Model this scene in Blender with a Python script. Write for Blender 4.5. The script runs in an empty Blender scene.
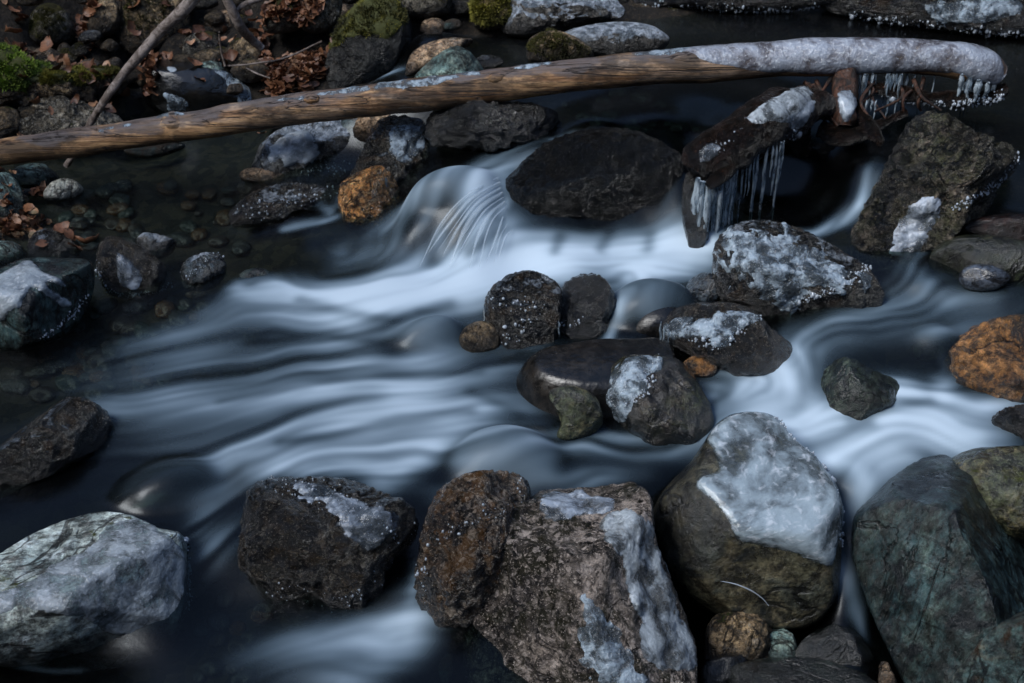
import bpy, bmesh, math, random
import numpy as np
from mathutils import Vector
from mathutils.bvhtree import BVHTree

# ------------------------------------------------------------------ camera, world, sun, exposure
SC = bpy.context.scene
COL = SC.collection
CAM = np.array([0.0, -2.95, 2.07]); PITCH = math.radians(35.0)
W_PX, H_PX, LENS = 1024, 683, 50.0
FPX = W_PX * LENS / 36.0
cd = bpy.data.cameras.new("camera"); cam = bpy.data.objects.new("camera", cd); COL.objects.link(cam)
cam.location = CAM; cam.rotation_euler = (math.pi / 2 - PITCH, 0, 0)
cd.lens = LENS; cd.sensor_width = 36; cd.clip_start = 0.05; cd.clip_end = 200
cd.dof.use_dof = True; cd.dof.focus_distance = 3.15; cd.dof.aperture_fstop = 7.1
SC.camera = cam

SUN_EL, SUN_AZ = 50.0, -118.0           # azimuth from +Y towards +X: the soft light comes from the left
wd = bpy.data.worlds.new("World"); SC.world = wd; wd.use_nodes = True
nt = wd.node_tree; bg = nt.nodes["Background"]
sky = nt.nodes.new("ShaderNodeTexSky"); sky.sky_type = 'NISHITA'; sky.sun_disc = False
sky.sun_elevation = math.radians(SUN_EL); sky.sun_rotation = math.radians(SUN_AZ)
sky.ozone_density = 1.0; sky.air_density = 1.0
nt.links.new(sky.outputs[0], bg.inputs[0]); bg.inputs[1].default_value = 0.11
sd = bpy.data.lights.new("sun", 'SUN'); sun = bpy.data.objects.new("sun", sd); COL.objects.link(sun)
sd.energy = 1.4; sd.angle = math.radians(26); sd.color = (0.95, 0.96, 0.96)
_az, _el = math.radians(SUN_AZ), math.radians(SUN_EL)
sdir = Vector((math.sin(_az) * math.cos(_el), math.cos(_az) * math.cos(_el), math.sin(_el)))
sun.rotation_euler = sdir.to_track_quat('Z', 'Y').to_euler(); sun.location = (0, 0, 8)
SC.view_settings.view_transform = 'Standard'; SC.view_settings.look = 'None'
SC.view_settings.gamma = 1; SC.view_settings.use_curve_mapping = False
SC.view_settings.exposure = 1.0
SC.render.engine = 'CYCLES'
SC.cycles.max_bounces = 8; SC.cycles.diffuse_bounces = 2; SC.cycles.transparent_max_bounces = 12
SC.cycles.glossy_bounces = 3; SC.cycles.caustics_reflective = False; SC.cycles.caustics_refractive = False

# ------------------------------------------------------------------ picture <-> place
RT = np.array([1.0, 0, 0]); FW = np.array([0, math.cos(PITCH), -math.sin(PITCH)]); UPV = np.cross(RT, FW)
def ray(px, py):
    d = FW + RT * ((px - 512.0) / FPX) - UPV * ((py - 341.5) / FPX)
    return d
def at_z(px, py, z):
    d = ray(px, py); return CAM + d * ((z - CAM[2]) / d[2])
def at_d(px, py, dep):
    return CAM + ray(px, py) * dep
def depth_of(p): return float(np.dot(np.asarray(p) - CAM, FW))
def to_px(P):
    q = np.asarray(P) - CAM
    w = q @ FW
    return 512 + FPX * (q @ RT) / w, 341.5 - FPX * (q @ UPV) / w

# ------------------------------------------------------------------ numeric noise
def _h(ix, iy, iz, s):
    h = (ix * 374761393 + iy * 668265263 + iz * 2147483647 + s * 1274126177) & 0xffffffff
    h = ((h ^ (h >> 13)) * 1274126177) & 0xffffffff
    h = ((h ^ (h >> 16)) * 2246822519) & 0xffffffff
    return ((h ^ (h >> 15)) & 0xffffff) / float(0xffffff)
def vnoise(p, s=0):
    p = np.asarray(p, float); i = np.floor(p).astype(np.int64); f = p - i; f = f * f * f * (f * (f * 6 - 15) + 10)
    r = 0
    for a in (0, 1):
        for b in (0, 1):
            for c in (0, 1):
                w = (f[..., 0] if a else 1 - f[..., 0]) * (f[..., 1] if b else 1 - f[..., 1]) * (f[..., 2] if c else 1 - f[..., 2])
                r = r + w * _h(i[..., 0] + a, i[..., 1] + b, i[..., 2] + c, s)
    return r * 2 - 1
def fbm(p, s=0, o=4, g=0.5):
    r = 0; a = 1; t = 0; p = np.asarray(p, float)
    for k in range(o):
        r = r + a * vnoise(p * 2 ** k + 17.3 * k, s + k); t += a; a *= g
    return r / t
def ridged(p, s=0, o=4):
    r = 0; a = 1; t = 0
    for k in range(o):
        r = r + a * (1 - 2 * np.abs(vnoise(p * 2 ** k + 9.1 * k, s + k))); t += a; a *= 0.5
    return r / t
def sstep(a, b, x):
    t = np.clip((x - a) / (b - a), 0, 1); return t * t * (3 - 2 * t)

# ------------------------------------------------------------------ mesh helpers
def tag(o, label=None, cat=None, group=None, kind=None):
    if label: o['label'] = label
    if cat: o['category'] = cat
    if group: o['group'] = group
    if kind: o['kind'] = kind
    return o
def mesh_np(name, V, F, smooth=True):
    V = np.asarray(V, np.float32); F = np.asarray(F, np.int32); k = F.shape[1]
    me = bpy.data.meshes.new(name); me.vertices.add(len(V)); me.vertices.foreach_set('co', V.ravel())
    me.loops.add(F.size); me.loops.foreach_set('vertex_index', F.ravel())
    me.polygons.add(len(F)); me.polygons.foreach_set('loop_start', np.arange(0, F.size, k, dtype=np.int32))
    me.polygons.foreach_set('loop_total', np.full(len(F), k, np.int32))
    me.polygons.foreach_set('use_smooth', np.full(len(F), smooth))
    me.update(calc_edges=True); me.validate()
    return me
def link(name, me, mat, parent=None, loc=(0, 0, 0)):
    o = bpy.data.objects.new(name, me); COL.objects.link(o); o.location = loc
    if mat: me.materials.append(mat)
    if parent: o.parent = parent
    return o
_ico = {}
def ico(n):
    if n not in _ico:
        bm = bmesh.new(); bmesh.ops.create_icosphere(bm, subdivisions=n, radius=1.0)
        V = np.array([v.co[:] for v in bm.verts]); F = np.array([[v.index for v in f.verts] for f in bm.faces]); bm.free()
        V /= np.linalg.norm(V, axis=1)[:, None]; _ico[n] = (V, F)
    return _ico[n]
class Soup:
    def __init__(s): s.V = []; s.F = []; s.n = 0
    def add(s, V, F):
        V = np.asarray(V, float); F = np.asarray(F)
        if F.shape[1] == 4: F = np.vstack([F[:, [0, 1, 2]], F[:, [0, 2, 3]]])
        s.V.append(V); s.F.append(F + s.n); s.n += len(V)
    def mesh(s, name, smooth=True): return mesh_np(name, np.vstack(s.V), np.vstack(s.F), smooth)
def tube(path, rad, n=16, noise=0.0, nf=20, seed=0, closed=True, flat=1.0, sub=4):
    P = np.asarray(path, float); R = np.asarray(rad, float)
    # Catmull-Rom resample
    if sub > 1:
        Q = np.vstack([2 * P[0] - P[1], P, 2 * P[-1] - P[-2]]); S = []; SR = []
        for i in range(len(P) - 1):
            for k in range(sub):
                t = k / sub; a, b, c, d = Q[i:i + 4]
                S.append(.5 * (2 * b + (c - a) * t + (2 * a - 5 * b + 4 * c - d) * t * t + (-a + 3 * b - 3 * c + d) * t ** 3))
                SR.append(R[i] * (1 - t) + R[i + 1] * t)
        S.append(P[-1]); SR.append(R[-1]); P = np.array(S); R = np.array(SR)
    m = len(P); T = np.gradient(P, axis=0); T /= np.linalg.norm(T, axis=1)[:, None] + 1e-9
    up = np.array([0, 0, 1.0]) if abs(T[0][2]) < .8 else np.array([1.0, 0, 0])
    V = []
    for i in range(m):
        a = np.cross(T[i], up); a /= np.linalg.norm(a) + 1e-9; b = np.cross(a, T[i])
        th = np.linspace(0, 2 * math.pi, n, endpoint=False)
        V.append(P[i] + R[i] * (np.cos(th)[:, None] * a + flat * np.sin(th)[:, None] * b))
    V = np.array(V).reshape(-1, 3)
    if noise:
        c = np.repeat(P, n, axis=0); d = V - c; l = np.linalg.norm(d, axis=1)[:, None] + 1e-9
        V = V + d / l * noise * fbm(V * nf, seed, 4)[:, None]
    F = []
    for i in range(m - 1):
        for j in range(n):
            F.append((i * n + j, i * n + (j + 1) % n, (i + 1) * n + (j + 1) % n, (i + 1) * n + j))
    F = np.array(F)[:, ::-1]
    if closed:
        V = np.vstack([V, P[0] - T[0] * R[0] * .3, P[-1] + T[-1] * R[-1] * .3]); e0 = len(V) - 2
        F = np.vstack([F, [(e0, e0, (j + 1) % n, j) for j in range(n)], [(e0 + 1, e0 + 1, (m - 1) * n + j, (m - 1) * n + (j + 1) % n) for j in range(n)]])
        T3 = []
        for f in F:
            if f[0] == f[1]: T3.append((f[0], f[2], f[3]))
            else: T3.append((f[0], f[1], f[2])); T3.append((f[0], f[2], f[3]))
        F = np.array(T3)
    return V, F

# ------------------------------------------------------------------ materials
def newmat(name):
    m = bpy.data.materials.new(name); m.use_nodes = True; n = m.node_tree; n.nodes.clear()
    out = n.nodes.new('ShaderNodeOutputMaterial'); return m, n, out
class NB:
    def __init__(s, nt): s.t = nt
    def n(s, typ, **kw):
        nd = s.t.nodes.new(typ)
        for k, v in kw.items(): setattr(nd, k, v)
        return nd
    def put(s, sock, v):
        if hasattr(v, 'is_linked') or isinstance(v, bpy.types.NodeSocket): s.t.links.new(v, sock)
        else:
            if isinstance(v, tuple) and len(v) == 3 and sock.type == 'RGBA': v = v + (1,)
            sock.default_value = v
    def noise(s, vec, scale, det=6, rough=.55, dist=0.0):
        nd = s.n('ShaderNodeTexNoise'); s.put(nd.inputs['Vector'], vec); nd.inputs['Scale'].default_value = scale
        nd.inputs['Detail'].default_value = det; nd.inputs['Roughness'].default_value = rough; nd.inputs['Distortion'].default_value = dist
        return nd.outputs[0]
    def vor(s, vec, scale, feat='F1', out=0, rnd=1.0):
        nd = s.n('ShaderNodeTexVoronoi', feature=feat); s.put(nd.inputs['Vector'], vec); nd.inputs['Scale'].default_value = scale
        nd.inputs['Randomness'].default_value = rnd
        return nd.outputs[out]
    def math(s, op, a, b=0.0, c=None, clamp=False):
        nd = s.n('ShaderNodeMath', operation=op); nd.use_clamp = clamp; s.put(nd.inputs[0], a); s.put(nd.inputs[1], b)
        if c is not None: s.put(nd.inputs[2], c)
        return nd.outputs[0]
    def ramp(s, f, lo, hi, a=0.0, b=1.0):
        nd = s.n('ShaderNodeMapRange', interpolation_type='SMOOTHSTEP'); s.put(nd.inputs[0], f)
        for i, v in enumerate((lo, hi, a, b)): nd.inputs[i + 1].default_value = v
        return nd.outputs[0]
    def mix(s, f, a, b):
        nd = s.n('ShaderNodeMix', data_type='RGBA'); s.put(nd.inputs[0], f); s.put(nd.inputs[6], a); s.put(nd.inputs[7], b); return nd.outputs[2]
    def mixs(s, f, a, b):
        nd = s.n('ShaderNodeMixShader'); s.put(nd.inputs[0], f); s.t.links.new(a, nd.inputs[1]); s.t.links.new(b, nd.inputs[2]); return nd.outputs[0]
    def bump(s, h, strength, dist, nrm=None):
        nd = s.n('ShaderNodeBump'); nd.inputs['Strength'].default_value = strength; nd.inputs['Distance'].default_value = dist
        s.put(nd.inputs['Height'], h)
        if nrm is not None: s.put(nd.inputs['Normal'], nrm)
        return nd.outputs[0]
    def bsdf(s, col, rough, nrm=None, **kw):
        nd = s.n('ShaderNodeBsdfPrincipled'); s.put(nd.inputs['Base Color'], col); s.put(nd.inputs['Roughness'], rough)
        if nrm is not None: s.put(nd.inputs['Normal'], nrm)
        for k, v in kw.items(): s.put(nd.inputs[k], v)
        return nd.outputs[0]
    def objvec(s, scale=(1, 1, 1), off=(0, 0, 0)):
        tc = s.n('ShaderNodeTexCoord'); mp = s.n('ShaderNodeMapping'); mp.inputs['Scale'].default_value = scale; mp.inputs['Location'].default_value = off
        s.t.links.new(tc.outputs['Object'], mp.inputs[0]); return mp.outputs[0]

def mul(b, c, f):
    nd = b.n('ShaderNodeMix', data_type='RGBA', blend_type='MULTIPLY'); nd.inputs[0].default_value = 1; b.put(nd.inputs[6], c); b.put(nd.inputs[7], f); return nd.outputs[2]
def rock_mat(name, c1, c2, c3, sc=1.0, speck=0.0, speckcol=(.45, .42, .38), rough=.55, bump=.6, moss=0.0, mosscol=(.045, .05, .012),
             frost=0.0, wet=.5, waterline=.04, stain=None, stretch=(1, 1, 1), seed=0.0, fine=1.0, veins=0.0):
    m, t, out = newmat(name); b = NB(t)
    v = b.objvec(stretch, (seed, seed * .7, seed * 1.3)); v0 = b.objvec((1, 1, 1), (seed, 0, 0))
    big = b.noise(v, 7 * sc, 5, .6, .6); mid = b.noise(v, 26 * sc, 8, .65, .4); fin = b.noise(v, 130 * sc, 6, .7); grain = b.noise(v0, 420, 3, .7)
    col = b.mix(b.ramp(big, .38, .62), c1, c2); col = b.mix(b.ramp(mid, .45, .68), col, c3)
    col = b.mix(b.math('MULTIPLY', b.ramp(fin, .42, .6), .5), col, b.mix(.55, col, (.01, .01, .012)))
    cr = b.math('ABSOLUTE', b.math('SUBTRACT', b.noise(v, 4.5 * sc, 5, .55, 1.2), .5)); crk = b.ramp(cr, .002, .016, 1, 0)
    col = mul(b, col, b.ramp(b.noise(v0, 4.5 * sc, 4, .6), .38, .62, .5, 1.6)); col = mul(b, col, b.ramp(b.noise(v, 48 * sc, 5, .75), .38, .62, .35, 2.0))
    col = b.mix(b.math('MULTIPLY', crk, .75), col, (.008, .008, .008))
    if stain is not None: col = b.mix(b.ramp(b.noise(v, 11 * sc, 6, .65, 1.0), .5, .6), col, stain)
    if veins:
        vv = b.vor(b.objvec((1, 1, 2.2), (seed, 1, 2)), 9 * sc, 'DISTANCE_TO_EDGE'); dis = b.noise(v, 30, 4)
        col = b.mix(b.math('MULTIPLY', b.ramp(b.math('ADD', vv, b.math('MULTIPLY', dis, .1)), .055, .075, 1, 0), veins), col, (.01, .01, .01))
    if speck:
        vm = b.ramp(b.noise(v0, 6.5 * sc, 5, .7, .8), .42, .6, .08, 1.0); nn = b.math('MULTIPLY', b.math('SUBTRACT', b.noise(v0, 60, 5, .7), .5), 1.5)
        sp = b.math('ADD', b.vor(b.objvec((1, 1, 1.5), (3, seed, 0)), 95 * sc, 'F1', 1), nn); spb = b.math('ADD', b.vor(b.objvec((1, 1.2, .8), (seed, 1, 5)), 34 * sc, 'F1', 1), nn)
        scol = b.mix(b.ramp(b.noise(v0, 18, 3), .4, .6), tuple(x * .55 for x in speckcol), speckcol)
        col = b.mix(b.math('MULTIPLY', b.math('MULTIPLY', b.ramp(spb, .72, .95), vm), speck), col, scol)
        col = b.mix(b.math('MULTIPLY', b.math('MULTIPLY', b.ramp(sp, .6, .9), b.ramp(vm, 0, 1, .35, 1)), speck * .8), col, scol)
        sp2 = b.noise(v0, 190, 3, .6); col = b.mix(b.math('MULTIPLY', b.ramp(sp2, .58, .66), speck * .7), col, speckcol)
    geo = b.n('ShaderNodeNewGeometry'); sep = b.n('ShaderNodeSeparateXYZ'); t.links.new(geo.outputs['Normal'], sep.inputs[0]); nz = sep.outputs[2]
    tc = b.n('ShaderNodeTexCoord'); so = b.n('ShaderNodeSeparateXYZ'); t.links.new(tc.outputs['Object'], so.inputs[0])
    # wet foot at the water line: darker and glossier
    hz = b.math('ADD', so.outputs[2], b.math('MULTIPLY', big, .05)); wl = b.ramp(hz, waterline * .5 + .02, waterline + .05, 1, 0)
    col = b.mix(b.math('MULTIPLY', wl, .72), col, (.006, .006, .006))
    wetm = b.ramp(b.noise(v, 14, 6, .6), .62 - wet * .35, .72 - wet * .3)
    r = b.math('MULTIPLY_ADD', wetm, -(rough - .14), rough); r = b.math('SUBTRACT', r, b.math('MULTIPLY', wl, .15), clamp=True); r = b.math('MAXIMUM', r, .1)
    r = b.math('ADD', r, b.math('MULTIPLY', b.math('SUBTRACT', grain, .5), .25))
    h = b.math('ADD', b.math('MULTIPLY', mid, 1.5), b.math('MULTIPLY', fin, .6 * fine)); h = b.math('ADD', h, b.math('MULTIPLY', grain, .12 * fine)); h = b.math('ADD', h, b.math('MULTIPLY', crk, -.35)); h = b.math('ADD', h, b.math('MULTIPLY', big, 1.2 * fine))
    if moss:
        mm = b.math('MULTIPLY_ADD', nz, .35, b.noise(v, 16 * sc, 7, .7, .5)); mm = b.ramp(mm, .95 - moss * .45, 1.02 - moss * .45)
        mc = b.mix(b.ramp(b.noise(v0, 60, 4), .4, .6), mosscol, tuple(x * 1.9 for x in mosscol))
        col = b.mix(mm, col, mc); r = b.math('MAXIMUM', r, b.math('MULTIPLY', mm, .85)); h = b.math('ADD', h, b.math('MULTIPLY', mm, b.math('MULTIPLY', b.noise(v0, 260, 4), 2.0)))
    if frost:
        fm = b.math('MULTIPLY_ADD', nz, .42, b.noise(v, 9 * sc, 9, .72, .8)); fm = b.ramp(fm, .98 - frost * .4, 1.04 - frost * .4)
        fm = b.math('MULTIPLY', fm, b.ramp(b.noise(v0, 95, 5, .7), .3, .5, .35, 1))
        fm = b.math('MULTIPLY', fm, b.math('SUBTRACT', 1.0, wl))
        fc = b.mix(b.ramp(b.noise(v0, 40, 5), .35, .65), (.16, .19, .22), (.46, .5, .55))
        col = b.mix(fm, col, fc); h = b.math('ADD', h, b.math('MULTIPLY', fm, b.math('MULTIPLY', b.noise(v0, 150, 5), 1.2)))
    gm = b.n('ShaderNodeGamma'); b.put(gm.inputs[0], col); gm.inputs[1].default_value = 1.3; col = mul(b, gm.outputs[0], (2.0, 2.0, 2.0))
    nr = b.bump(h, bump, .022)
    s = b.bsdf(col, r, nr); t.nodes[-1].inputs['Specular IOR Level'].default_value = .5
    pr = [x for x in t.nodes if x.type == 'BSDF_PRINCIPLED'][0]
    b.put(pr.inputs['Coat Weight'], b.math('MULTIPLY', b.math('MAXIMUM', b.math('MAXIMUM', wetm, wl), .35), min(1, wet * 1.15))); pr.inputs['Coat Roughness'].default_value = .06; pr.inputs['Coat IOR'].default_value = 1.5; pr.inputs['Specular IOR Level'].default_value = .35
    b.put(pr.inputs['Coat Normal'], b.bump(h, min(1, bump * .8), .014))
    t.links.new(s, out.inputs[0]); return m

def ice_mat(name, milky=.7, col=(.55, .62, .70), dark=(.12, .15, .19), sc=1.0, rough=.18, bump=.5, st=(1, 1, 1)):
    m, t, out = newmat(name); b = NB(t); v = b.objvec(st)
    n1 = b.noise(v, 10 * sc, 5, .6, .35); n2 = b.noise(v, 60 * sc, 6, .6, .5); n3 = b.vor(v, 55 * sc)
    c = b.mix(b.ramp(n1, .35, .62), dark, col); c = b.mix(b.math('MULTIPLY', b.ramp(n2, .52, .7), .5), c, (.75, .8, .86))
    h = b.math('ADD', b.math('MULTIPLY', n1, 1.6), b.math('MULTIPLY', n2, .55)); h = b.math('ADD', h, b.math('MULTIPLY', n3, .12)); nr = b.bump(h, bump, .012)
    s = b.bsdf(c, b.math('MULTIPLY_ADD', n2, .25, rough), nr)
    pr = [x for x in t.nodes if x.type == 'BSDF_PRINCIPLED'][0]; pr.inputs['Coat Weight'].default_value = 1; pr.inputs['Coat Roughness'].default_value = .05; pr.inputs['Coat IOR'].default_value = 1.6; b.put(pr.inputs['Coat Normal'], b.bump(h, min(1, bump * 1.6), .014)); pr.inputs['IOR'].default_value = 1.31
    tr = b.n('ShaderNodeBsdfTransparent'); tr.inputs[0].default_value = (.8, .86, .9, 1)
    a = b.ramp(b.math('ADD', n1, b.math('MULTIPLY', n2, .25)), .72 - milky * .5, .98 - milky * .5, .3, 1.0)
    ed = b.n('ShaderNodeAttribute', attribute_name='edge').outputs['Fac']; a = b.math('MULTIPLY', a, b.ramp(b.math('ADD', ed, b.math('MULTIPLY', b.math('SUBTRACT', n2, .5), 1.2)), .15, .75))
    t.links.new(b.mixs(a, tr.outputs[0], s), out.inputs[0]); return m
def icicle_mat():
    m, t, out = newmat("icicle_ice"); b = NB(t); v = b.objvec((1, 1, .25))
    n1 = b.noise(v, 90, 5, .6); nr = b.bump(n1, .5, .006)
    s = b.bsdf((.42, .5, .56), .08, nr); pr = [x for x in t.nodes if x.type == 'BSDF_PRINCIPLED'][0]; pr.inputs['Coat Weight'].default_value = 1; pr.inputs['Coat Roughness'].default_value = .04
    tr = b.n('ShaderNodeBsdfTransparent'); tr.inputs[0].default_value = (.75, .82, .88, 1)
    a = b.ramp(n1, .38, .62, .12, .85); t.links.new(b.mixs(a, tr.outputs[0], s), out.inputs[0]); return m
def bead_mat():
    m, t, out = newmat("ice_beads"); b = NB(t); s = b.bsdf((.55, .62, .7), .08, None); pr = t.nodes[-1]; pr.inputs['Coat Weight'].default_value = 1; pr.inputs['Specular IOR Level'].default_value = .9
    tr = b.n('ShaderNodeBsdfTransparent'); t.links.new(b.mixs(.7, tr.outputs[0], s), out.inputs[0]); return m
GLAZE = ice_mat("thin_white_glaze", .52, (.4, .45, .48), (.17, .19, .2), 1.8, .22, .4); ICE = ice_mat("milky_ice", .6, (.4, .46, .52)); ICE_CLEAR = ice_mat("clear_ice", .45, (.38, .44, .52), (.06, .08, .1)); ICE_WHITE = ice_mat("white_ice", .8, (.42, .48, .52), (.16, .19, .22), 1.3, .22, .4)
FROST = ice_mat("frost_crust", .42, (.36, .45, .53), (.08, .11, .14), 2.6, .2, .7); ICICLE = icicle_mat(); BEAD = bead_mat()

# ------------------------------------------------------------------ heights of water and ground
def ctrl(tab): return np.array([[*at_z(a, b, z)] for a, b, z in tab])
WC = ctrl([(-150, 450, -.03), (0, 400, -.02), (0, 480, -.03), (150, 560, -.05), (230, 540, -.05), (230, 620, -.12), (380, 640, -.12), (420, 590, -.08), (300, 760, -.16), (100, 700, -.14), (600, 760, -.16), (0, 700, -.12),
           (300, 350, 0), (200, 380, -.01), (450, 400, 0), (100, 330, 0), (300, 440, -.01), (400, 480, -.01), (450, 340, .015), (560, 330, .02), (430, 272, .03), (520, 275, .035), (620, 268, .045), (690, 275, .05), (350, 265, .025), (380, 236, .05),
           (150, 220, .02), (60, 200, .02), (250, 250, .02), (-150, 200, .02), (150, 165, .02), (230, 165, .03), (320, 200, .06), (350, 185, .08), (-300, 300, 0), (190, 112, .02), (120, 118, .02), (250, 104, .03), (200, 70, .04), (100, 80, .04), (0, 70, .04), (270, 60, .06), (-150, 100, .04), (350, 80, .1), (330, 60, .1), (300, 60, .08), (365, 97, .1), (340, 30, .2), (372, 84, .16),
           (505, 158, .26), (470, 175, .22), (545, 140, .27), (600, 115, .28), (690, 150, .27), (640, 138, .27), (700, 90, .29), (560, 60, .30), (480, 70, .30), (800, 45, .30), (700, 45, .30), (900, 90, .30), (1010, 90, .30), (1010, 150, .28), (980, 130, .29), (1200, 120, .30), (405, 58, .3), (420, 30, .34), (395, 76, .22),
           (425, 205, .15), (690, 165, .23), (660, 110, .285), (720, 120, .29), (750, 100, .295), (680, 130, .28), (770, 140, .27), (692, 190, .1), (700, 225, .05), (520, 200, .13), (500, 222, .08), (540, 238, .075), (590, 240, .075), (640, 238, .075), (600, 200, .1), (650, 205, .1),
 (780, 650, -.33), (720, 640, -.33), (880, 665, -.33), (800, 760, -.34), (1000, 600, -.2), (1000, 690, -.3), (930, 600, -.2), (1120, 600, -.2), (1120, 700, -.3), (940, 760, -.33),
           (700, 400, .03), (760, 380, .05), (780, 345, .07), (600, 450, .0), (650, 460, .0), (720, 300, .07), (640, 320, .05), (900, 390, .07), (900, 430, .05), (980, 420, .06), (870, 470, .03), (780, 430, .02), (860, 550, -.05), (850, 610, -.17), (1000, 470, .03), (1150, 480, .04),
           (850, 310, .11), (930, 320, .12), (930, 260, .17), (1010, 260, .18), (1000, 215, .2), (800, 212, .12), (770, 205, .10), (840, 228, .14), (860, 195, .2), (878, 160, .26), (1150, 280, .18), (800, 330, .09)])
def idw(C, x, y, p=4.0, eps=.075):
    num = 0; den = 0
    for cx, cy, cz in C:
        w = 1.0 / ((x - cx) ** 2 + (y - cy) ** 2 + eps ** 2) ** (p / 2); num = num + w * cz; den = den + w
    return num / den
GC = ctrl([(-200, 100, .2), (0, 100, .06), (50, 60, .16), (60, 85, .08), (100, 20, .27), (200, 45, .15), (130, 90, .04), (250, 80, .09), (300, 75, .12), (330, 50, .2), (0, 10, .33), (300, 0, .34), (250, 20, .28), (180, 10, .28), (400, -20, .38), (0, -60, .5), (300, -60, .5),
           (150, 220, -.06), (80, 180, -.03), (20, 230, .0), (20, 290, -.03), (100, 310, -.07), (200, 330, -.08), (200, 230, -.07), (300, 170, .0), (320, 210, -.02), (150, 160, -.08), (230, 150, -.05),
           (300, 350, -.14), (100, 400, -.12), (450, 400, -.14), (0, 430, -.12), (300, 450, -.15), (450, 340, -.1), (620, 275, -.08), (430, 280, -.08),
           (230, 560, -.2), (380, 640, -.28), (100, 660, -.25), (300, 760, -.3), (600, 700, -.28), (800, 660, -.4), (1000, 650, -.36), (1000, 560, -.26), (720, 640, -.4), (850, 630, -.4), (800, 690, -.42),
           (700, 430, -.1), (900, 430, -.08), (1020, 440, -.03), (850, 320, -.0), (950, 290, .05), (1020, 300, .08), (1020, 220, .12), (800, 210, -.02), (760, 180, .0), (820, 170, .02), (640, 320, -.06),
           (560, 110, .14), (650, 110, .12), (500, 110, .16), (600, 60, .18), (480, 60, .22), (750, 45, .2), (900, 50, .2), (980, 110, .16), (480, 160, .08), (600, 170, .06), (430, 230, -.02), (400, 130, .1), (400, 80, .2), (870, 130, .12),
           (470, -15, .36), (560, -15, .36), (700, -40, .4), (900, -40, .4), (1050, -40, .42), (700, 15, .22), (900, 15, .22), (1020, 40, .22), (1150, 100, .3)])
def ground_z(x, y):
    g = idw(GC, x, y)
    lx = np.maximum(0, np.abs(x) - 1.75); g = g + .85 * lx + .1 * lx * lx  # unseen slopes raised on all sides so light comes mainly from above
    ly = np.maximum(0, y - 1.55); g = g + .75 * ly + .05 * ly * ly
    lb = np.maximum(0, -1.35 - y); g = g + .22 * lb + np.maximum(0, -4.3 - y) * 1.3
    g = np.minimum(g, 6.5 + 0 * g)
    p = np.stack([x, y, 0 * x], -1)
    return g + .035 * fbm(p * 3.0, 5, 5) + .02 * sstep(.1, .25, g) * fbm(p * 14, 9, 4)
def water_z(x, y): return idw(WC, x, y)
def on_water(px, py):
    z = 0.08
    for _ in range(14):
        p = at_z(px, py, z); z = .5 * z + .5 * float(water_z(p[0], p[1]))
    return at_z(px, py, z)

# ------------------------------------------------------------------ rocks: an outline seen from the stand point, a place, and a real depth
def smooth_poly(pts, k=6):
    P = np.asarray(pts, float); n = len(P); o = []
    for i in range(n):
        a, b, c, d = P[i - 1], P[i], P[(i + 1) % n], P[(i + 2) % n]
        for j in range(k):
            t = j / k; o.append(.5 * (2 * b + (c - a) * t + (2 * a - 5 * b + 4 * c - d) * t * t + (-a + 3 * b - 3 * c + d) * t ** 3))
    return np.array(o)
def radial(P2, ths):
    R = np.full(len(ths), 1e-3); n = len(P2); A = P2; B = np.roll(P2, -1, axis=0); E = B - A
    for i, th in enumerate(ths):
        d = np.array([math.cos(th), math.sin(th)]); den = d[0] * E[:, 1] - d[1] * E[:, 0]; den = np.where(abs(den) < 1e-9, 1e-9, den)
        t = (A[:, 0] * E[:, 1] - A[:, 1] * E[:, 0]) / den; s = (A[:, 0] * d[1] - A[:, 1] * d[0]) / den
        ok = (s >= -1e-6) & (s <= 1 + 1e-6) & (t > 0)
        if ok.any(): R[i] = t[ok].max()
    return R
ROCKS = {}
def py_wet(key): return key in ('b15', 'b16', 'b17', 'b18', 'b19', 'b22', 'b23', 'b24', 'b25', 'b26', 'b21', 'b20')
AMPK = 1.6
ANG = ('O1', 'O2', 'R', 'Q', 'P3', 'S', 'Z', 'L', 'N', 'AF', 'AC', 'V', 'Y', 'AD', 'AB', 'M1', 'K')
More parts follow.
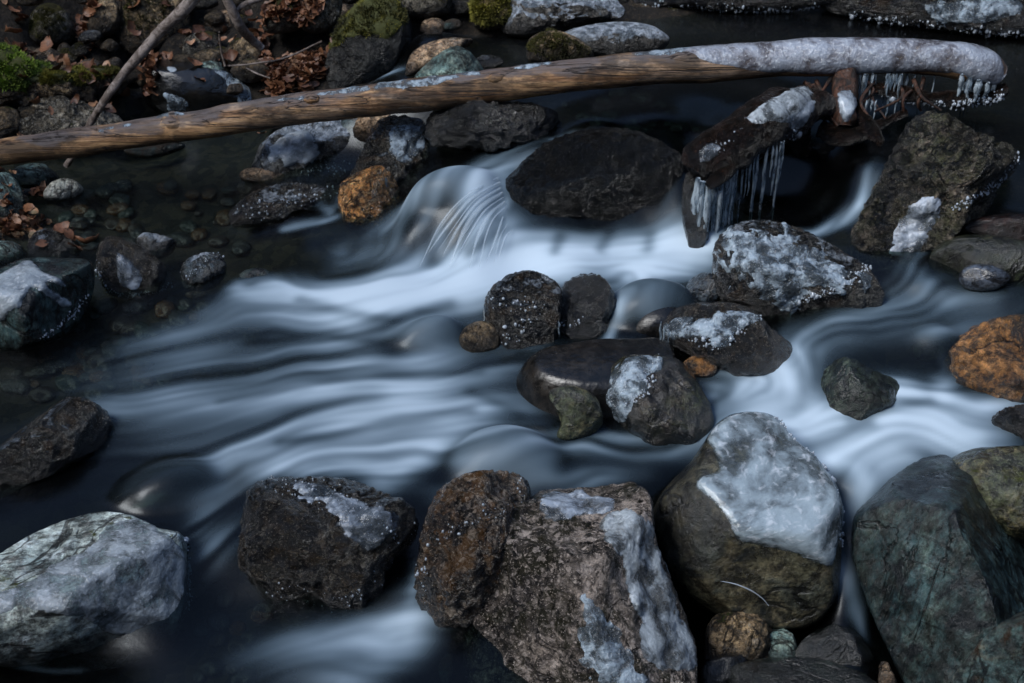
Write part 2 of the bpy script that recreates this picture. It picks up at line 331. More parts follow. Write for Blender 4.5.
def rock(key, name, label, cat, pts, foot, mat, tf=.9, box=.9, amp=.05, fr=2.2, cuts=(), ncut=5, sub=5, seed=1, kd=.55, ridge=0.0, group=None, parent=None, fit=1.0, kcut=.85):
    fx, fy, fz = foot
    if (key[0] == 'b' or key[0] == 'f'):
        zz = fz
        for _ in range(12): q = at_z(fx, fy, zz); zz = .5 * zz + .5 * float(ground_z(q[0], q[1]))
        g0 = fz; fz = max(zz, float(water_z(q[0], q[1]))) - .01 if py_wet(key) else zz - .01
        fz = max(fz, min(g0, fz + .035))
    P0 = at_z(fx, fy, fz); Pp = smooth_poly(pts)
    c2 = np.array([(Pp[:, 0].min() + Pp[:, 0].max()) / 2, (Pp[:, 1].min() + Pp[:, 1].max()) / 2]) * .5 + Pp.mean(0) * .5
    dpp = depth_of(P0); hw = (np.ptp(Pp[:, 0]) * np.ptp(Pp[:, 1])) ** .5 / 2 / FPX * dpp; T = hw * tf
    dc = dpp + kd * T; C = at_d(c2[0], c2[1], dc)
    f = C - CAM; f /= np.linalg.norm(f); r = np.cross(f, [0, 0, 1.0]); r /= np.linalg.norm(r); u = np.cross(r, f)
    # outline on the plane through the rock's middle
    O = []
    for q in Pp:
        d = ray(*q); t = np.dot(C - CAM, f) / np.dot(d, f); X = CAM + d * t - C; O.append((X @ r, X @ u))
    O = np.array(O); ths = np.linspace(-math.pi, math.pi, 181)[:-1]; Rt = radial(O, ths); Rt = (np.roll(Rt, 1) + 2 * Rt + np.roll(Rt, -1)) / 4
    V, F = ico(sub); F = F[:, ::-1]; V = V.copy(); rho = np.hypot(V[:, 0], V[:, 1]); th = np.arctan2(V[:, 1], V[:, 0])
    def per(tab, a): return np.interp(a, np.append(ths, math.pi), np.append(tab, tab[0]))
    Rv = per(Rt, th); rr = rho ** box * Rv
    L = np.stack([rr * np.cos(th), rr * np.sin(th), np.sign(V[:, 2]) * np.abs(V[:, 2]) ** box * T], 1)
    Wd = L[:, :1] * r + L[:, 1:2] * u + L[:, 2:3] * f
    rng = random.Random(seed * 977 + 13)
    cl = list(cuts)
    for _ in range(ncut):
        a = rng.uniform(0, 2 * math.pi); e = rng.uniform(-.2, .9)
        cl.append((math.cos(a) * math.cos(e), math.sin(a) * math.cos(e), math.sin(e), rng.uniform(.68, .86)))
    if key in ANG:
        for _ in range(4):
            a = rng.uniform(math.pi * .9, math.pi * 2.1); e = rng.uniform(0, 1.1); cl.append((math.cos(a) * math.cos(e), math.sin(a) * math.cos(e), math.sin(e), rng.uniform(.6, .8)))
        ridge = ridge + .05; amp = amp * 1.35
    for nx, ny, nz, fr_ in cl:
        n = np.array([nx, ny, nz], float); n /= np.linalg.norm(n); s = Wd @ n; dmax = s.max() * fr_; ex = np.maximum(0, s - dmax)
        Wd = Wd - n * (ex * kcut)[:, None]
    q = Wd / hw
    dn = Wd / (np.linalg.norm(Wd, axis=1)[:, None] + 1e-9)
    dis = AMPK * amp * fbm(q * fr + seed * 7.7, seed, 5, .5)
    if ridge: dis = dis + ridge * ridged(q * fr * 1.6 + seed, seed + 50, 5) - ridge * .3
    Wd = Wd + dn * (dis * hw)[:, None]
    # bring the outline back to the drawn one
    for _ in range(2):
        a_ = Wd @ r; b_ = Wd @ u; t2 = np.arctan2(b_, a_); R2 = np.hypot(a_, b_)
        persp = 1.0 / (1 + (Wd @ f) / np.linalg.norm(C - CAM)); Rp = R2 * persp
        nb = {3: 16, 4: 30, 5: 56, 6: 90}[sub]; idx = np.clip(((t2 + math.pi) / (2 * math.pi) * nb).astype(int), 0, nb - 1); mx = np.zeros(nb); np.maximum.at(mx, idx, Rp)
        tc = -math.pi + (np.arange(nb) + .5) / nb * 2 * math.pi; mx = np.maximum(mx, 1e-4)
        ratio = per(Rt, tc) / mx; ratio = (np.roll(ratio, 1) + 2 * ratio + np.roll(ratio, -1)) / 4; ratio = np.clip(ratio, .7, 1.4)
        k = 1 + (np.interp(t2, np.concatenate([[tc[-1] - 2 * math.pi], tc, [tc[0] + 2 * math.pi]]), np.concatenate([[ratio[-1]], ratio, [ratio[0]]])) - 1) * fit
        Wd = Wd + ((k - 1) * a_)[:, None] * r + ((k - 1) * b_)[:, None] * u
    base = np.array([C[0], C[1], fz]); me = mesh_np(name, Wd + C - base, F)
    o = link(name, me, mat, parent, base)
    if parent is None: tag(o, label, cat, group)
    ROCKS[key] = o; o_dat[key] = (Wd + C, F, base)
    return o
o_dat = {}
def normals(V, F):
    n = np.cross(V[F[:, 1]] - V[F[:, 0]], V[F[:, 2]] - V[F[:, 0]]); N = np.zeros_like(V)
    for k in range(3): np.add.at(N, F[:, k], n)
    return N / (np.linalg.norm(N, axis=1)[:, None] + 1e-12)
def poly_sd(P, X, Y):
    P = np.asarray(P, float); A = P; B = np.roll(P, -1, axis=0); d = np.full(X.shape, 1e9); ins = np.zeros(X.shape, bool)
    for a, b in zip(A, B):
        e = b - a; t = np.clip(((X - a[0]) * e[0] + (Y - a[1]) * e[1]) / (e @ e + 1e-9), 0, 1)
        d = np.minimum(d, np.hypot(X - a[0] - t * e[0], Y - a[1] - t * e[1]))
        c = ((a[1] > Y) != (b[1] > Y)); xi = a[0] + (Y - a[1]) * e[0] / (e[1] if abs(e[1]) > 1e-9 else 1e-9); ins ^= c & (X < xi)
    return np.where(ins, d, -d)
def patch_geo(key, poly, rag=6, fade=5, rf=25, seed=0, back=.25):
    V, F, base = o_dat[key]; N = normals(V, F); X, Y = to_px(V); view = V - CAM; view /= np.linalg.norm(view, axis=1)[:, None]
    s = poly_sd(smooth_poly(poly, 4), X, Y) + rag * fbm(V * rf, seed, 5, .6); s = np.where((N * view).sum(1) < back, s, -9)
    return V, F, base, N, s, sstep(-1.0, fade, s)
def patch(key, name, poly, thick, mat, rag=6, fade=5, rf=25, lump=.3, seed=0, back=.25, label=None):
    V, F, base, N, s, t = patch_geo(key, poly, rag, fade, rf, seed, back)
    off = -.003 + (thick * (1 + lump * fbm(V * 40, seed + 3, 4)) + .003) * t
    keep = (t[F] > 0).any(axis=1); Fk = F[keep]
    if len(Fk) < 4: print('EMPTY PATCH', key, name); return None
    ids, inv = np.unique(Fk, return_inverse=True); P = V[ids] + N[ids] * off[ids][:, None] - base
    me = mesh_np(name, P, inv.reshape(-1, 3)); at = me.attributes.new('edge', 'FLOAT', 'POINT'); at.data.foreach_set('value', t[ids].astype(np.float32))
    o = link(name, me, mat, ROCKS[key])
    if label: o['label'] = label
    return o
def fuzz(key, name, poly, n, size, mat, rag=6, rf=25, seed=0, back=.4):
    V, F, base, N, s, t = patch_geo(key, poly, rag, 5, rf, seed, back); fc = np.where(t[F].min(axis=1) > .3)[0]
    if len(fc) == 0: print('EMPTY FUZZ', key); return
    rng = np.random.default_rng(seed + 5); A = np.linalg.norm(np.cross(V[F[fc, 1]] - V[F[fc, 0]], V[F[fc, 2]] - V[F[fc, 0]]), axis=1); fi = fc[rng.choice(len(fc), n, p=A / A.sum())]
    w = rng.dirichlet((1, 1, 1), n); P = (V[F[fi]] * w[:, :, None]).sum(1); Nn = N[F[fi, 0]]
    cl = .5 + .9 * np.clip(fbm(P * 45, seed, 3) + .3, 0, 1); d = Nn + rng.normal(0, .45, (n, 3)); d /= np.linalg.norm(d, axis=1)[:, None]
    sd_ = np.cross(d, rng.normal(0, 1, (n, 3))); sd_ /= np.linalg.norm(sd_, axis=1)[:, None]; L = (size * cl * rng.uniform(.5, 1.3, n))[:, None]
    T = np.stack([P - sd_ * L * .22 - Nn * .002, P + sd_ * L * .22 - Nn * .002, P + d * L], 1).reshape(-1, 3) - base
    o = link(name, mesh_np(name, T, np.arange(3 * n).reshape(-1, 3), False), mat, ROCKS[key]); return o
def rim(key, name, line, n, size, mat=None, seed=0, spread=3.0, depthoff=0.0):
    V, F, base = o_dat[key]; X, Y = to_px(V); D = (V - CAM) @ FW; rng = random.Random(seed + 31); S = Soup(); L = np.asarray(line, float)
    seg = np.hypot(*(L[1:] - L[:-1]).T); cum = np.append(0, np.cumsum(seg)); iv, fv = ico(2)
    N = normals(V, F); front = (N * (V - CAM)).sum(1) < 0.05
    idx = np.where(front)[0]
    n = int(n * 2.6); size = size * .58; spread = spread * .8
    for _ in range(n):
        t = rng.uniform(0, cum[-1]); k = min(len(seg) - 1, int(np.searchsorted(cum, t) - 1) if t > 0 else 0); k = max(k, 0)
        q = L[k] + (L[k + 1] - L[k]) * (t - cum[k]) / seg[k]; q = q + np.array([rng.gauss(0, spread), rng.gauss(0, spread)])
        j = idx[np.argmin((X[idx] - q[0]) ** 2 + (Y[idx] - q[1]) ** 2)]
        if (X[j] - q[0]) ** 2 + (Y[j] - q[1]) ** 2 > 90: continue
        s = size * .62 * math.exp(rng.gauss(0, .45)); c = V[j] + N[j] * s * .3 + np.array([rng.gauss(0, .0028), rng.gauss(0, .001), rng.gauss(0, .0022)])
        sc_ = np.array([rng.uniform(.7, 1.2), rng.uniform(.7, 1.2), rng.uniform(.8, 1.7)])
        S.add(iv * s * sc_ * (1 + .25 * vnoise(iv * 2 + rng.random() * 50, 3))[:, None] + c - base, fv)
    if S.n: o = link(name, S.mesh(name), mat or BEAD, ROCKS[key]); o['kind'] = 'stuff'; return o
def drip(key_or_obj, base, name, tops, mat=None):
    "icicles: (px, py_top, py_bottom, half width px, depth)"
    for i, (px, y0, y1, w, dep) in enumerate(tops):
        rng = random.Random(int(px * 7 + y0)); a = at_d(px, y0, dep); zl = (y1 - y0) / FPX * dep / math.cos(PITCH) 
        P = [a + np.array([rng.uniform(-1, 1) * .002, rng.uniform(-1, 1) * .002, -zl * k / 5]) for k in range(6)]; w_ = w / FPX * dep
        R = [w_ * q for q in (.5, 1, .88, .7, .5, .15)]
        V, F = tube(P, R, 10, w_ * .35, 90, i)
        link(name, mesh_np(name, V - base, F), mat or ICICLE, key_or_obj)

# ------------------------------------------------------------------ ground: one sheet, fine near the stream, with unseen steep slopes added around to block low skylight
def axis(lo, hi, step, far, growth=1.18):
    a = list(np.arange(lo, hi, step)); s = step
    while a[-1] < far: s *= growth; a.append(a[-1] + s)
    s = step
    while a[0] > -far: s *= growth; a.insert(0, a[0] - s)
    return np.array(a)
def grid_faces(nx, ny):
    i = np.arange(nx - 1)[None, :] + np.arange(ny - 1)[:, None] * nx; return np.stack([i, i + 1, i + 1 + nx, i + nx], -1).reshape(-1, 4)
gx = axis(-1.9, 1.9, .014, 9.0); gy = axis(-1.4, 1.75, .014, 9.0)
GX, GY = np.meshgrid(gx, gy); GZ = ground_z(GX, GY)
m, t, out = newmat("soil_and_gravel"); b = NB(t); v = b.objvec()
c = b.mix(b.ramp(b.noise(v, 9, 8, .7), .4, .62), (.009, .007, .005), (.03, .022, .014)); c = b.mix(b.ramp(b.noise(v, 70, 5, .7), .5, .68), c, (.085, .06, .035))
geo = b.n('ShaderNodeNewGeometry'); sp = b.n('ShaderNodeSeparateXYZ'); t.links.new(geo.outputs['Position'], sp.inputs[0])
peb = b.vor(v, 38, 'F1', 1); pc = b.mix(b.ramp(peb, .25, .8), (.014, .017, .013), (.07, .06, .038))
c = b.mix(b.ramp(sp.outputs[2], .02, .12, 1, 0), c, pc)
h = b.math('ADD', b.math('MULTIPLY', b.noise(v, 24, 9, .75), 2.2), b.math('MULTIPLY', b.vor(v, 38), -.25))
t.links.new(b.bsdf(c, .8, b.bump(h, 1, .035)), out.inputs[0]); SOIL = m
gme = mesh_np("ground", np.stack([GX, GY, GZ], -1).reshape(-1, 3), grid_faces(len(gx), len(gy)))
ground = link("ground", gme, SOIL); ground['kind'] = 'structure'

# ------------------------------------------------------------------ rock materials
M = {}
M['pale'] = rock_mat("pale_slab_stone", (0.2, 0.2184, 0.2002), (0.09375, 0.116, 0.1144), (0.25, 0.273, 0.2717), .6, .3, rough=.6, bump=.5, wet=.2, waterline=.05, seed=1, moss=.12)
M['dark'] = rock_mat("dark_wet_stone", (0.00816, 0.007947, 0.007267), (0.017, 0.01445, 0.0113), (0.0476, 0.03613, 0.02423), 1.2, .6, (.32, .29, .24), .34, 1.5, wet=1, seed=2, frost=.1, stain=(.05, .033, .012))
M['rugged'] = rock_mat("rugged_brown_stone", (.02, .016, .012), (.05, .035, .022), (.13, .085, .05), 1.2, .75, (.5, .43, .36), .4, 1.4, wet=1, seed=3, stain=(.14, .08, .032))
M['conglom'] = rock_mat("pebbly_conglomerate", (0.1063, 0.0925, 0.07936), (0.2, 0.1725, 0.151), (0.04375, 0.03875, 0.03456), 1.0, .95, (.6, .53, .48), .5, 1.3, wet=.5, seed=4, stain=(.04, .036, .02), moss=.06)
M['olive'] = rock_mat("olive_brown_stone", (0.23, 0.2012, 0.132), (0.161, 0.1552, 0.1045), (0.115, 0.1265, 0.1045), .5, .2, (.26, .27, .2), .45, .6, wet=.4, seed=5, stain=(.07, .08, .075), waterline=-.2)
M['slate'] = rock_mat("blue_green_slate", (0.1059, 0.1764, 0.1796), (0.06738, 0.1176, 0.1297), (0.1637, 0.2234, 0.1996), .55, .3, (.17, .18, .14), .45, .6, wet=.4, seed=6, stain=(.02, .036, .05), stretch=(1.6, 1.6, .7), waterline=-.1, veins=.5)
M['teal'] = rock_mat("grey_green_stone", (0.104, 0.1522, 0.145), (0.065, 0.09425, 0.0899), (0.169, 0.203, 0.174), 1.0, .3, (.28, .29, .25), .5, .7, wet=.3, seed=7)
M['teallight'] = rock_mat("speckled_grey_green_stone", (0.165, 0.25, 0.25), (0.11, 0.1625, 0.15), (0.209, 0.2, 0.15), 1.0, .7, (.32, .34, .32), .55, .8, wet=.15, seed=8, stain=(.13, .085, .045), waterline=-.3)
M['black'] = rock_mat("black_wet_stone", (0.00672, 0.00672, 0.00672), (0.0112, 0.0112, 0.01008), (0.0224, 0.02016, 0.0168), 1.2, .2, (.2, .2, .18), .25, .9, wet=.8, seed=9)
M['smooth'] = rock_mat("smooth_water_worn_stone", (.022, .022, .022), (.035, .03, .026), (.045, .038, .03), .6, 0, rough=.45, bump=.2, wet=.25, seed=10, fine=.3, waterline=-1)
M['sheen'] = rock_mat("water_filmed_stone", (.022, .022, .024), (.03, .03, .03), (.04, .034, .03), .6, 0, rough=.3, bump=.16, wet=1, seed=44, fine=.25, waterline=-1)
M['mossdark'] = rock_mat("dark_mossy_boulder_stone", (.006, .008, .005), (.014, .016, .009), (.03, .034, .018), 1.6, .5, (.07, .075, .045), .4, 1.8, wet=.55, seed=11, waterline=-.3)
M['frosty'] = rock_mat("frosted_grey_stone", (0.077, 0.0825, 0.088), (0.0495, 0.0495, 0.0462), (0.121, 0.121, 0.11), 1.0, .4, rough=.5, bump=.9, wet=.5, frost=.42, seed=12)
M['frostdark'] = rock_mat("dark_stone_with_frost", (0.01024, 0.01156, 0.01224), (0.0128, 0.01156, 0.00864), (0.0448, 0.0408, 0.0324), 1.1, .55, (.3, .29, .26), .34, 1.4, wet=1, frost=.3, seed=13, stain=(.055, .034, .014))
M['gold'] = rock_mat("golden_brown_stone", (0.312, 0.17, 0.066), (0.195, 0.1, 0.03696), (0.4095, 0.26, 0.132), 1.6, .5, (.5, .38, .22), .3, 1.3, wet=.9, seed=14, stain=(.05, .028, .012), waterline=0)
M['orange'] = rock_mat("rusty_orange_stone", (0.136, 0.07225, 0.025), (0.056, 0.02975, 0.012), (0.192, 0.1105, 0.05), .8, .4, (.34, .24, .13), .28, 1.1, wet=1, seed=15, stain=(.02, .014, .01), waterline=-.02)
M['mossy'] = rock_mat("mossy_boulder_stone", (0.165, 0.15, 0.119), (0.105, 0.0975, 0.077), (0.24, 0.225, 0.182), 1.1, .4, rough=.7, bump=1.0, wet=.15, moss=.62, mosscol=(.05, .045, .01), seed=16)
M['lichen'] = rock_mat("lichened_grey_stone", (0.18, 0.1595, 0.1283), (0.105, 0.0899, 0.0675), (0.33, 0.3045, 0.2497), 1.3, .8, (.42, .41, .37), .7, 1.1, wet=.15, moss=.12, seed=17)
M['brown'] = rock_mat("brown_bank_stone", (0.12, 0.0912, 0.0578), (0.07, 0.0532, 0.034), (0.2, 0.152, 0.0935), 1.2, .3, rough=.7, bump=1.0, wet=.2, moss=.2, seed=18)
M['snowy'] = rock_mat("snow_speckled_stone", (.1, .1, .095), (.06, .055, .05), (.14, .14, .13), 1.2, .6, rough=.55, bump=1.0, wet=.3, frost=.85, seed=19)
M['warm'] = rock_mat("warm_grey_stone", (0.225, 0.162, 0.108), (0.135, 0.0972, 0.066), (0.3, 0.2295, 0.156), 1.2, .4, rough=.6, bump=.8, wet=.3, seed=20)
M['deepgreen'] = rock_mat("deep_olive_stone", (.02, .024, .012), (.014, .018, .01), (.04, .036, .018), .8, .15, (.1, .1, .06), .4, .6, wet=.8, seed=61, waterline=-.05)
M['algae'] = rock_mat("olive_algae_stone", (.036, .04, .024), (.022, .026, .016), (.07, .062, .036), .8, .25, (.2, .18, .1), .4, .6, wet=.7, seed=21, moss=.1, waterline=-.05)
def vivid(name, a, bcol):
    m, t, out = newmat(name); b = NB(t); v = b.objvec(); g = b.n('ShaderNodeNewGeometry')
    c = b.mix(g.outputs['Random Per Island'], a, bcol); c = b.mix(b.ramp(b.noise(v, 8, 4), .4, .65), c, tuple(x * .45 for x in a))
    t.links.new(b.bsdf(c, .8), out.inputs[0]); return m
MOSS_G = vivid("green_moss", (.12, .2, .02), (.24, .33, .04)); MOSS_Y = vivid("olive_moss", (.16, .15, .02), (.32, .29, .045)); MOSS_B = vivid("moss_underlayer", (.06, .065, .012), (.06, .065, .012)); MOSS_D = vivid("dark_moss", (.05, .05, .01), (.11, .1, .02))

# ------------------------------------------------------------------ the boulders at the near side
R = rock
R('A', 'boulder', 'broad pale grey boulder with icy top standing in the water at the lower left corner', 'boulder',
  [(-60, 590), (-20, 565), (30, 535), (80, 515), (120, 512), (158, 526), (184, 535), (189, 580), (188, 610), (170, 645), (120, 668), (60, 674), (0, 668), (-70, 660)], (90, 660, -.12), M['pale'], .95, .85, .04, 2, [(0, .15, 1, .62), (.7, -.5, .5, .8)], 3, 6, 1)
patch('A', 'ice_sheet', [(-70, 592), (-20, 598), (40, 570), (90, 545), (110, 520), (150, 522), (182, 545), (190, 575), (189, 600), (178, 635), (150, 635), (125, 640), (85, 622), (20, 612), (-70, 625)], .003, GLAZE, 8, 6, seed=4)
R('B', 'boulder', 'dark rough wet boulder with frosted top standing alone in front of the white water', 'boulder',
  [(247, 492), (265, 478), (300, 476), (345, 478), (385, 492), (412, 505), (420, 540), (412, 585), (380, 618), (330, 622), (280, 608), (243, 580), (238, 545)], (320, 608, -.12), M['dark'], .9, .8, .09, 3.0, [(0, .2, 1, .72), (.9, -.4, .1, .7), (-.2, -1, .2, .75)], 2, 6, 2, ridge=.05)
patch('B', 'frost_film', [(290, 482), (320, 480), (350, 495), (370, 505), (400, 515), (390, 540), (365, 548), (345, 535), (320, 505), (300, 498)], .003, ICE_CLEAR, 10, 5, rf=40, seed=3)
R('C', 'boulder', 'rugged brown wet boulder with bright crystals wedged left of the big pebbly boulder', 'boulder',
  [(432, 500), (450, 480), (480, 470), (515, 472), (532, 490), (528, 530), (510, 580), (490, 640), (455, 640), (425, 625), (414, 590), (418, 545)], (440, 636, -.11), M['rugged'], 1.0, .8, .1, 3.0, [], 5, 6, 3, ridge=.08)
R('D', 'boulder', 'big pebbly brown and white boulder with an ice sheet on its right flank', 'boulder',
  [(470, 575), (485, 540), (510, 510), (545, 490), (590, 487), (630, 482), (652, 495), (658, 540), (672, 580), (690, 625), (698, 660), (690, 740), (600, 780), (500, 770), (472, 710), (462, 640)], (560, 760, -.28), M['conglom'], .9, .85, .06, 2.6, [(-.6, -.7, .5, .72), (.6, -.4, .7, .8), (0, .2, 1, .8)], 2, 6, 4, ridge=.045)
patch('D', 'ice_sheet', [(600, 515), (628, 508), (650, 520), (660, 550), (676, 590), (690, 630), (697, 660), (685, 672), (655, 668), (640, 655), (640, 620), (625, 600), (622, 565), (605, 545)], .004, GLAZE, 11, 8, rf=30, seed=7, lump=.8)
patch('D', 'ice_sheet', [(545, 492), (580, 489), (612, 497), (610, 512), (580, 518), (552, 522), (540, 510)], .005, ICE_CLEAR, 8, 6, rf=35, seed=8)
patch('D', 'frost_patch', [(585, 590), (610, 620), (640, 665), (650, 700), (600, 690), (580, 640)], .002, FROST, 18, 5, rf=45, seed=9)
R('E', 'boulder', 'olive brown boulder whose top is capped with thick milky ice', 'boulder',
  [(652, 512), (662, 490), (690, 462), (704, 440), (720, 420), (748, 412), (776, 418), (793, 440), (815, 458), (832, 480), (841, 510), (842, 560), (838, 600), (812, 626), (775, 630), (735, 622), (700, 605), (672, 575), (655, 545)], (770, 630, -.2), M['olive'], .9, .86, .03, 1.8, [(.1, -.25, 1, .66), (0, -.9, .2, .8)], 0, 6, 5)
patch('E', 'ice_cap', [(704, 440), (722, 416), (748, 408), (778, 414), (797, 438), (818, 456), (836, 478), (846, 510), (842, 545), (835, 568), (818, 566), (792, 556), (760, 548), (735, 540), (725, 520), (708, 500), (695, 488), (700, 474), (716, 468), (712, 450)], .009, ice_mat("thick_cap_ice", .56, (.34, .42, .47), (.09, .11, .12), .7, .1, .35, (1, 1, 2.0)), 3, 9, rf=20, seed=5, lump=.3)
rim('E', 'ice_beads', [(776, 416), (793, 438), (815, 456), (834, 480), (843, 510), (840, 545)], 45, .006, seed=4, spread=2)
R('F', 'boulder', 'tall blue green slate boulder with a ridge down its face at the lower right', 'boulder',
  [(852, 520), (870, 498), (900, 470), (928, 456), (955, 457), (985, 485), (1010, 520), (1040, 570), (1055, 640), (1040, 720), (940, 745), (905, 690), (885, 645), (865, 600), (852, 560)], (930, 740, -.3), M['slate'], .95, .8, .03, 1.8, [(-.8, -.75, .35, .62), (.85, -.25, .6, .6), (0, .3, 1, .8)], 0, 6, 6, ridge=.02)
R('G', 'boulder', 'pale speckled grey green boulder cut off by the lower right corner', 'boulder',
  [(950, 690), (965, 660), (990, 632), (1015, 614), (1060, 600), (1110, 640), (1110, 720), (1040, 770), (970, 750)], (1010, 770, -.06), M['teallight'], .8, .85, .05, 2.2, [(-.4, -.5, .8, .75)], 2, 5, 7, kd=.2)
R('H', 'boulder', 'low dark green boulder with white spots along the bottom edge', 'boulder',
  [(728, 672), (745, 660), (785, 656), (830, 660), (870, 676), (890, 700), (860, 740), (780, 750), (730, 720)], (800, 745, -.3), rock_mat("dark_green_stone", (.03, .045, .035), (.02, .03, .025), (.06, .075, .06), 1, .35, (.25, .28, .25), .4, .7, wet=.6, seed=31, waterline=-.3), .9, .85, .05, 2.4, [(0, 0, 1, .8)], 2, 5, 8)
R('H2', 'rock', 'brown ribbed rock wedged under the ice-capped boulder', 'rock',
  [(704, 640), (712, 618), (735, 608), (760, 614), (775, 635), (772, 665), (740, 680), (708, 672)], (740, 672, -.26), M['brown'], .8, .85, .07, 3, [], 4, 5, 9, ridge=.06)
R('H3', 'rock', 'small grey green upright stone to the right of the brown ribbed rock', 'rock',
  [(766, 640), (770, 628), (785, 628), (796, 640), (794, 664), (768, 664)], (780, 662, -.26), M['teal'], .8, .8, .05, 3, [], 4, 4, 10)
R('H4', 'stone', 'small black stone with pale bands beside the lower end of the pebbly boulder', 'stone',
  [(698, 672), (712, 656), (735, 652), (748, 660), (742, 684), (705, 694)], (720, 690, -.26), rock_mat("banded_black_stone", (.015, .017, .02), (.03, .035, .04), (.02, .02, .022), 2.5, .1, (.2, .22, .24), .3, .5, wet=1, seed=32, waterline=-.3), .8, .9, .03, 2, [], 2, 4, 11)
R('H5', 'stone', 'small pale pointed stone at the foot of the slate boulder', 'stone',
  [(878, 672), (880, 662), (888, 662), (896, 678), (900, 700), (880, 700)], (888, 690, -.24), M['warm'], .8, .85, .05, 3, [], 3, 4, 12)
R('H6', 'rock', 'dark green rock in the gap beneath the ice-capped boulder', 'rock',
  [(795, 650), (812, 632), (840, 622), (868, 640), (880, 665), (850, 680), (800, 672)], (840, 672, -.26), rock_mat("deep_green_stone", (.012, .02, .016), (.02, .03, .025), (.03, .04, .035), 1, .15, (.2, .25, .22), .3, .6, wet=.8, seed=33, waterline=-.3), .8, .9, .05, 2.4, [], 3, 5, 13)
R('H7', 'stone', 'little teal stone in the dark gap below the rugged brown boulder', 'stone',
  [(438, 668), (446, 654), (453, 656), (452, 676), (444, 688)], (446, 682, -.16), M['teallight'], .7, .8, .08, 3, [], 4, 4, 14)
R('X', 'boulder', 'flat olive boulder at the right edge behind the slate boulder', 'boulder',
  [(948, 462), (965, 450), (1000, 446), (1050, 450), (1080, 490), (1060, 535), (1010, 540), (975, 510), (955, 480)], (1010, 525, -.02), M['algae'], .7, .9, .04, 2, [(0, -.1, 1, .7)], 1, 5, 16)
R('W', 'rock', 'black jagged rock at the right edge above the flat olive boulder', 'rock',
  [(990, 422), (1000, 410), (1025, 404), (1050, 410), (1050, 440), (1020, 448), (1000, 440)], (1015, 445, .03), M['black'], .8, .8, .1, 3.5, [], 5, 5, 17, ridge=.08)
R('V', 'boulder', 'rusty orange boulder at the right edge', 'boulder',
  [(943, 362), (955, 340), (975, 325), (1010, 315), (1050, 316), (1085, 350), (1080, 395), (1030, 408), (985, 404), (952, 388)], (1000, 400, .06), M['orange'], .9, .85, .05, 2.2, [(0, -.2, 1, .72), (-.4, -1, .1, .85)], 2, 5, 18, ridge=.03)
R('Y', 'rock', 'dull green wedge shaped rock with water pouring over its right side', 'rock',
  [(819, 372), (835, 352), (852, 347), (875, 360), (900, 372), (905, 400), (880, 425), (840, 432), (822, 400)], (845, 415, .05), rock_mat("dull_green_stone", (.035, .045, .035), (.025, .032, .028), (.05, .06, .045), .8, .15, (.1, .12, .09), .45, .5, wet=.6, seed=34, waterline=.0), .7, .8, .03, 2, [(-.7, -.7, .5, .65), (.7, -.2, .8, .7)], 0, 5, 19)

# ------------------------------------------------------------------ the rocks in the middle of the stream
R('O1', 'rock', 'dark mossy rock with dripping ice on its left side, amid the white water', 'rock',
  [(483, 310), (488, 292), (505, 276), (528, 270), (548, 276), (562, 290), (560, 325), (550, 352), (520, 358), (494, 348), (484, 330)], (515, 350, .02), M['frostdark'], .9, .9, .06, 2.6, [], 3, 5, 20, ridge=.03)
R('O2', 'rock', 'round black wet rock leaning against the right side of the ice-dripped mossy rock', 'rock',
  [(556, 300), (565, 282), (585, 273), (604, 277), (616, 296), (622, 318), (605, 338), (580, 347), (560, 335), (553, 318)], (585, 342, .02), M['black'], .9, .95, .05, 2.6, [], 3, 5, 21, ridge=.02)
R('O3', 'stone', 'small brown stone in the white water at the left foot of the ice-dripped mossy rock', 'stone',
  [(459, 342), (464, 328), (478, 321), (492, 324), (500, 338), (496, 352), (470, 356)], (478, 352, .015), M['brown'], .9, .95, .04, 2, [], 1, 4, 22)
R('P', 'boulder', 'smooth dark boulder with a thin sheet of water sliding over its flat top', 'boulder',
  [(516, 385), (524, 362), (545, 347), (590, 340), (640, 337), (668, 340), (680, 380), (670, 420), (620, 440), (560, 440), (528, 420)], (545, 425, .0), M['smooth'], .8, .9, .015, 1.6, [(0, 0, 1, .62)], 0, 5, 23, kd=.95)
R('P2', 'rock', 'small greenish rock in front of the smooth water-covered boulder', 'rock',
  [(548, 395), (560, 386), (580, 387), (598, 400), (602, 425), (580, 440), (556, 438), (560, 420)], (575, 438, .0), M['algae'], .8, .8, .06, 2.6, [(-.5, -.6, .6, .75)], 3, 5, 24, kd=.2)
R('P3', 'boulder', 'dark olive boulder with a bright frost patch on its left shoulder', 'boulder',
  [(600, 395), (606, 372), (622, 357), (645, 354), (680, 360), (700, 385), (715, 420), (700, 452), (655, 455), (618, 438), (602, 418)], (645, 440, .0), rock_mat("olive_black_stone", (.022, .024, .012), (.014, .012, .01), (.035, .028, .02), .9, .2, (.12, .1, .08), .35, .6, wet=.8, seed=35), .9, .85, .05, 2.2, [(-.7, -.6, .5, .75)], 2, 5, 25)
patch('P3', 'frost_patch', [(602, 395), (610, 372), (628, 358), (660, 356), (664, 368), (650, 378), (648, 392), (635, 400), (632, 412), (622, 424), (606, 415)], .004, FROST, 6, 4, rf=35, seed=11, lump=.7)
R('Q', 'boulder', 'dark brown rock topped with white ice crust, below the largest iced boulder', 'boulder',
  [(660, 330), (668, 312), (690, 303), (725, 302), (750, 308), (770, 325), (795, 345), (800, 365), (770, 378), (735, 378), (700, 362), (672, 352)], (730, 375, .05), M['dark'], .8, .85, .06, 2.4, [(0, -.2, 1, .75), (.5, -.8, .2, .8)], 2, 5, 26)
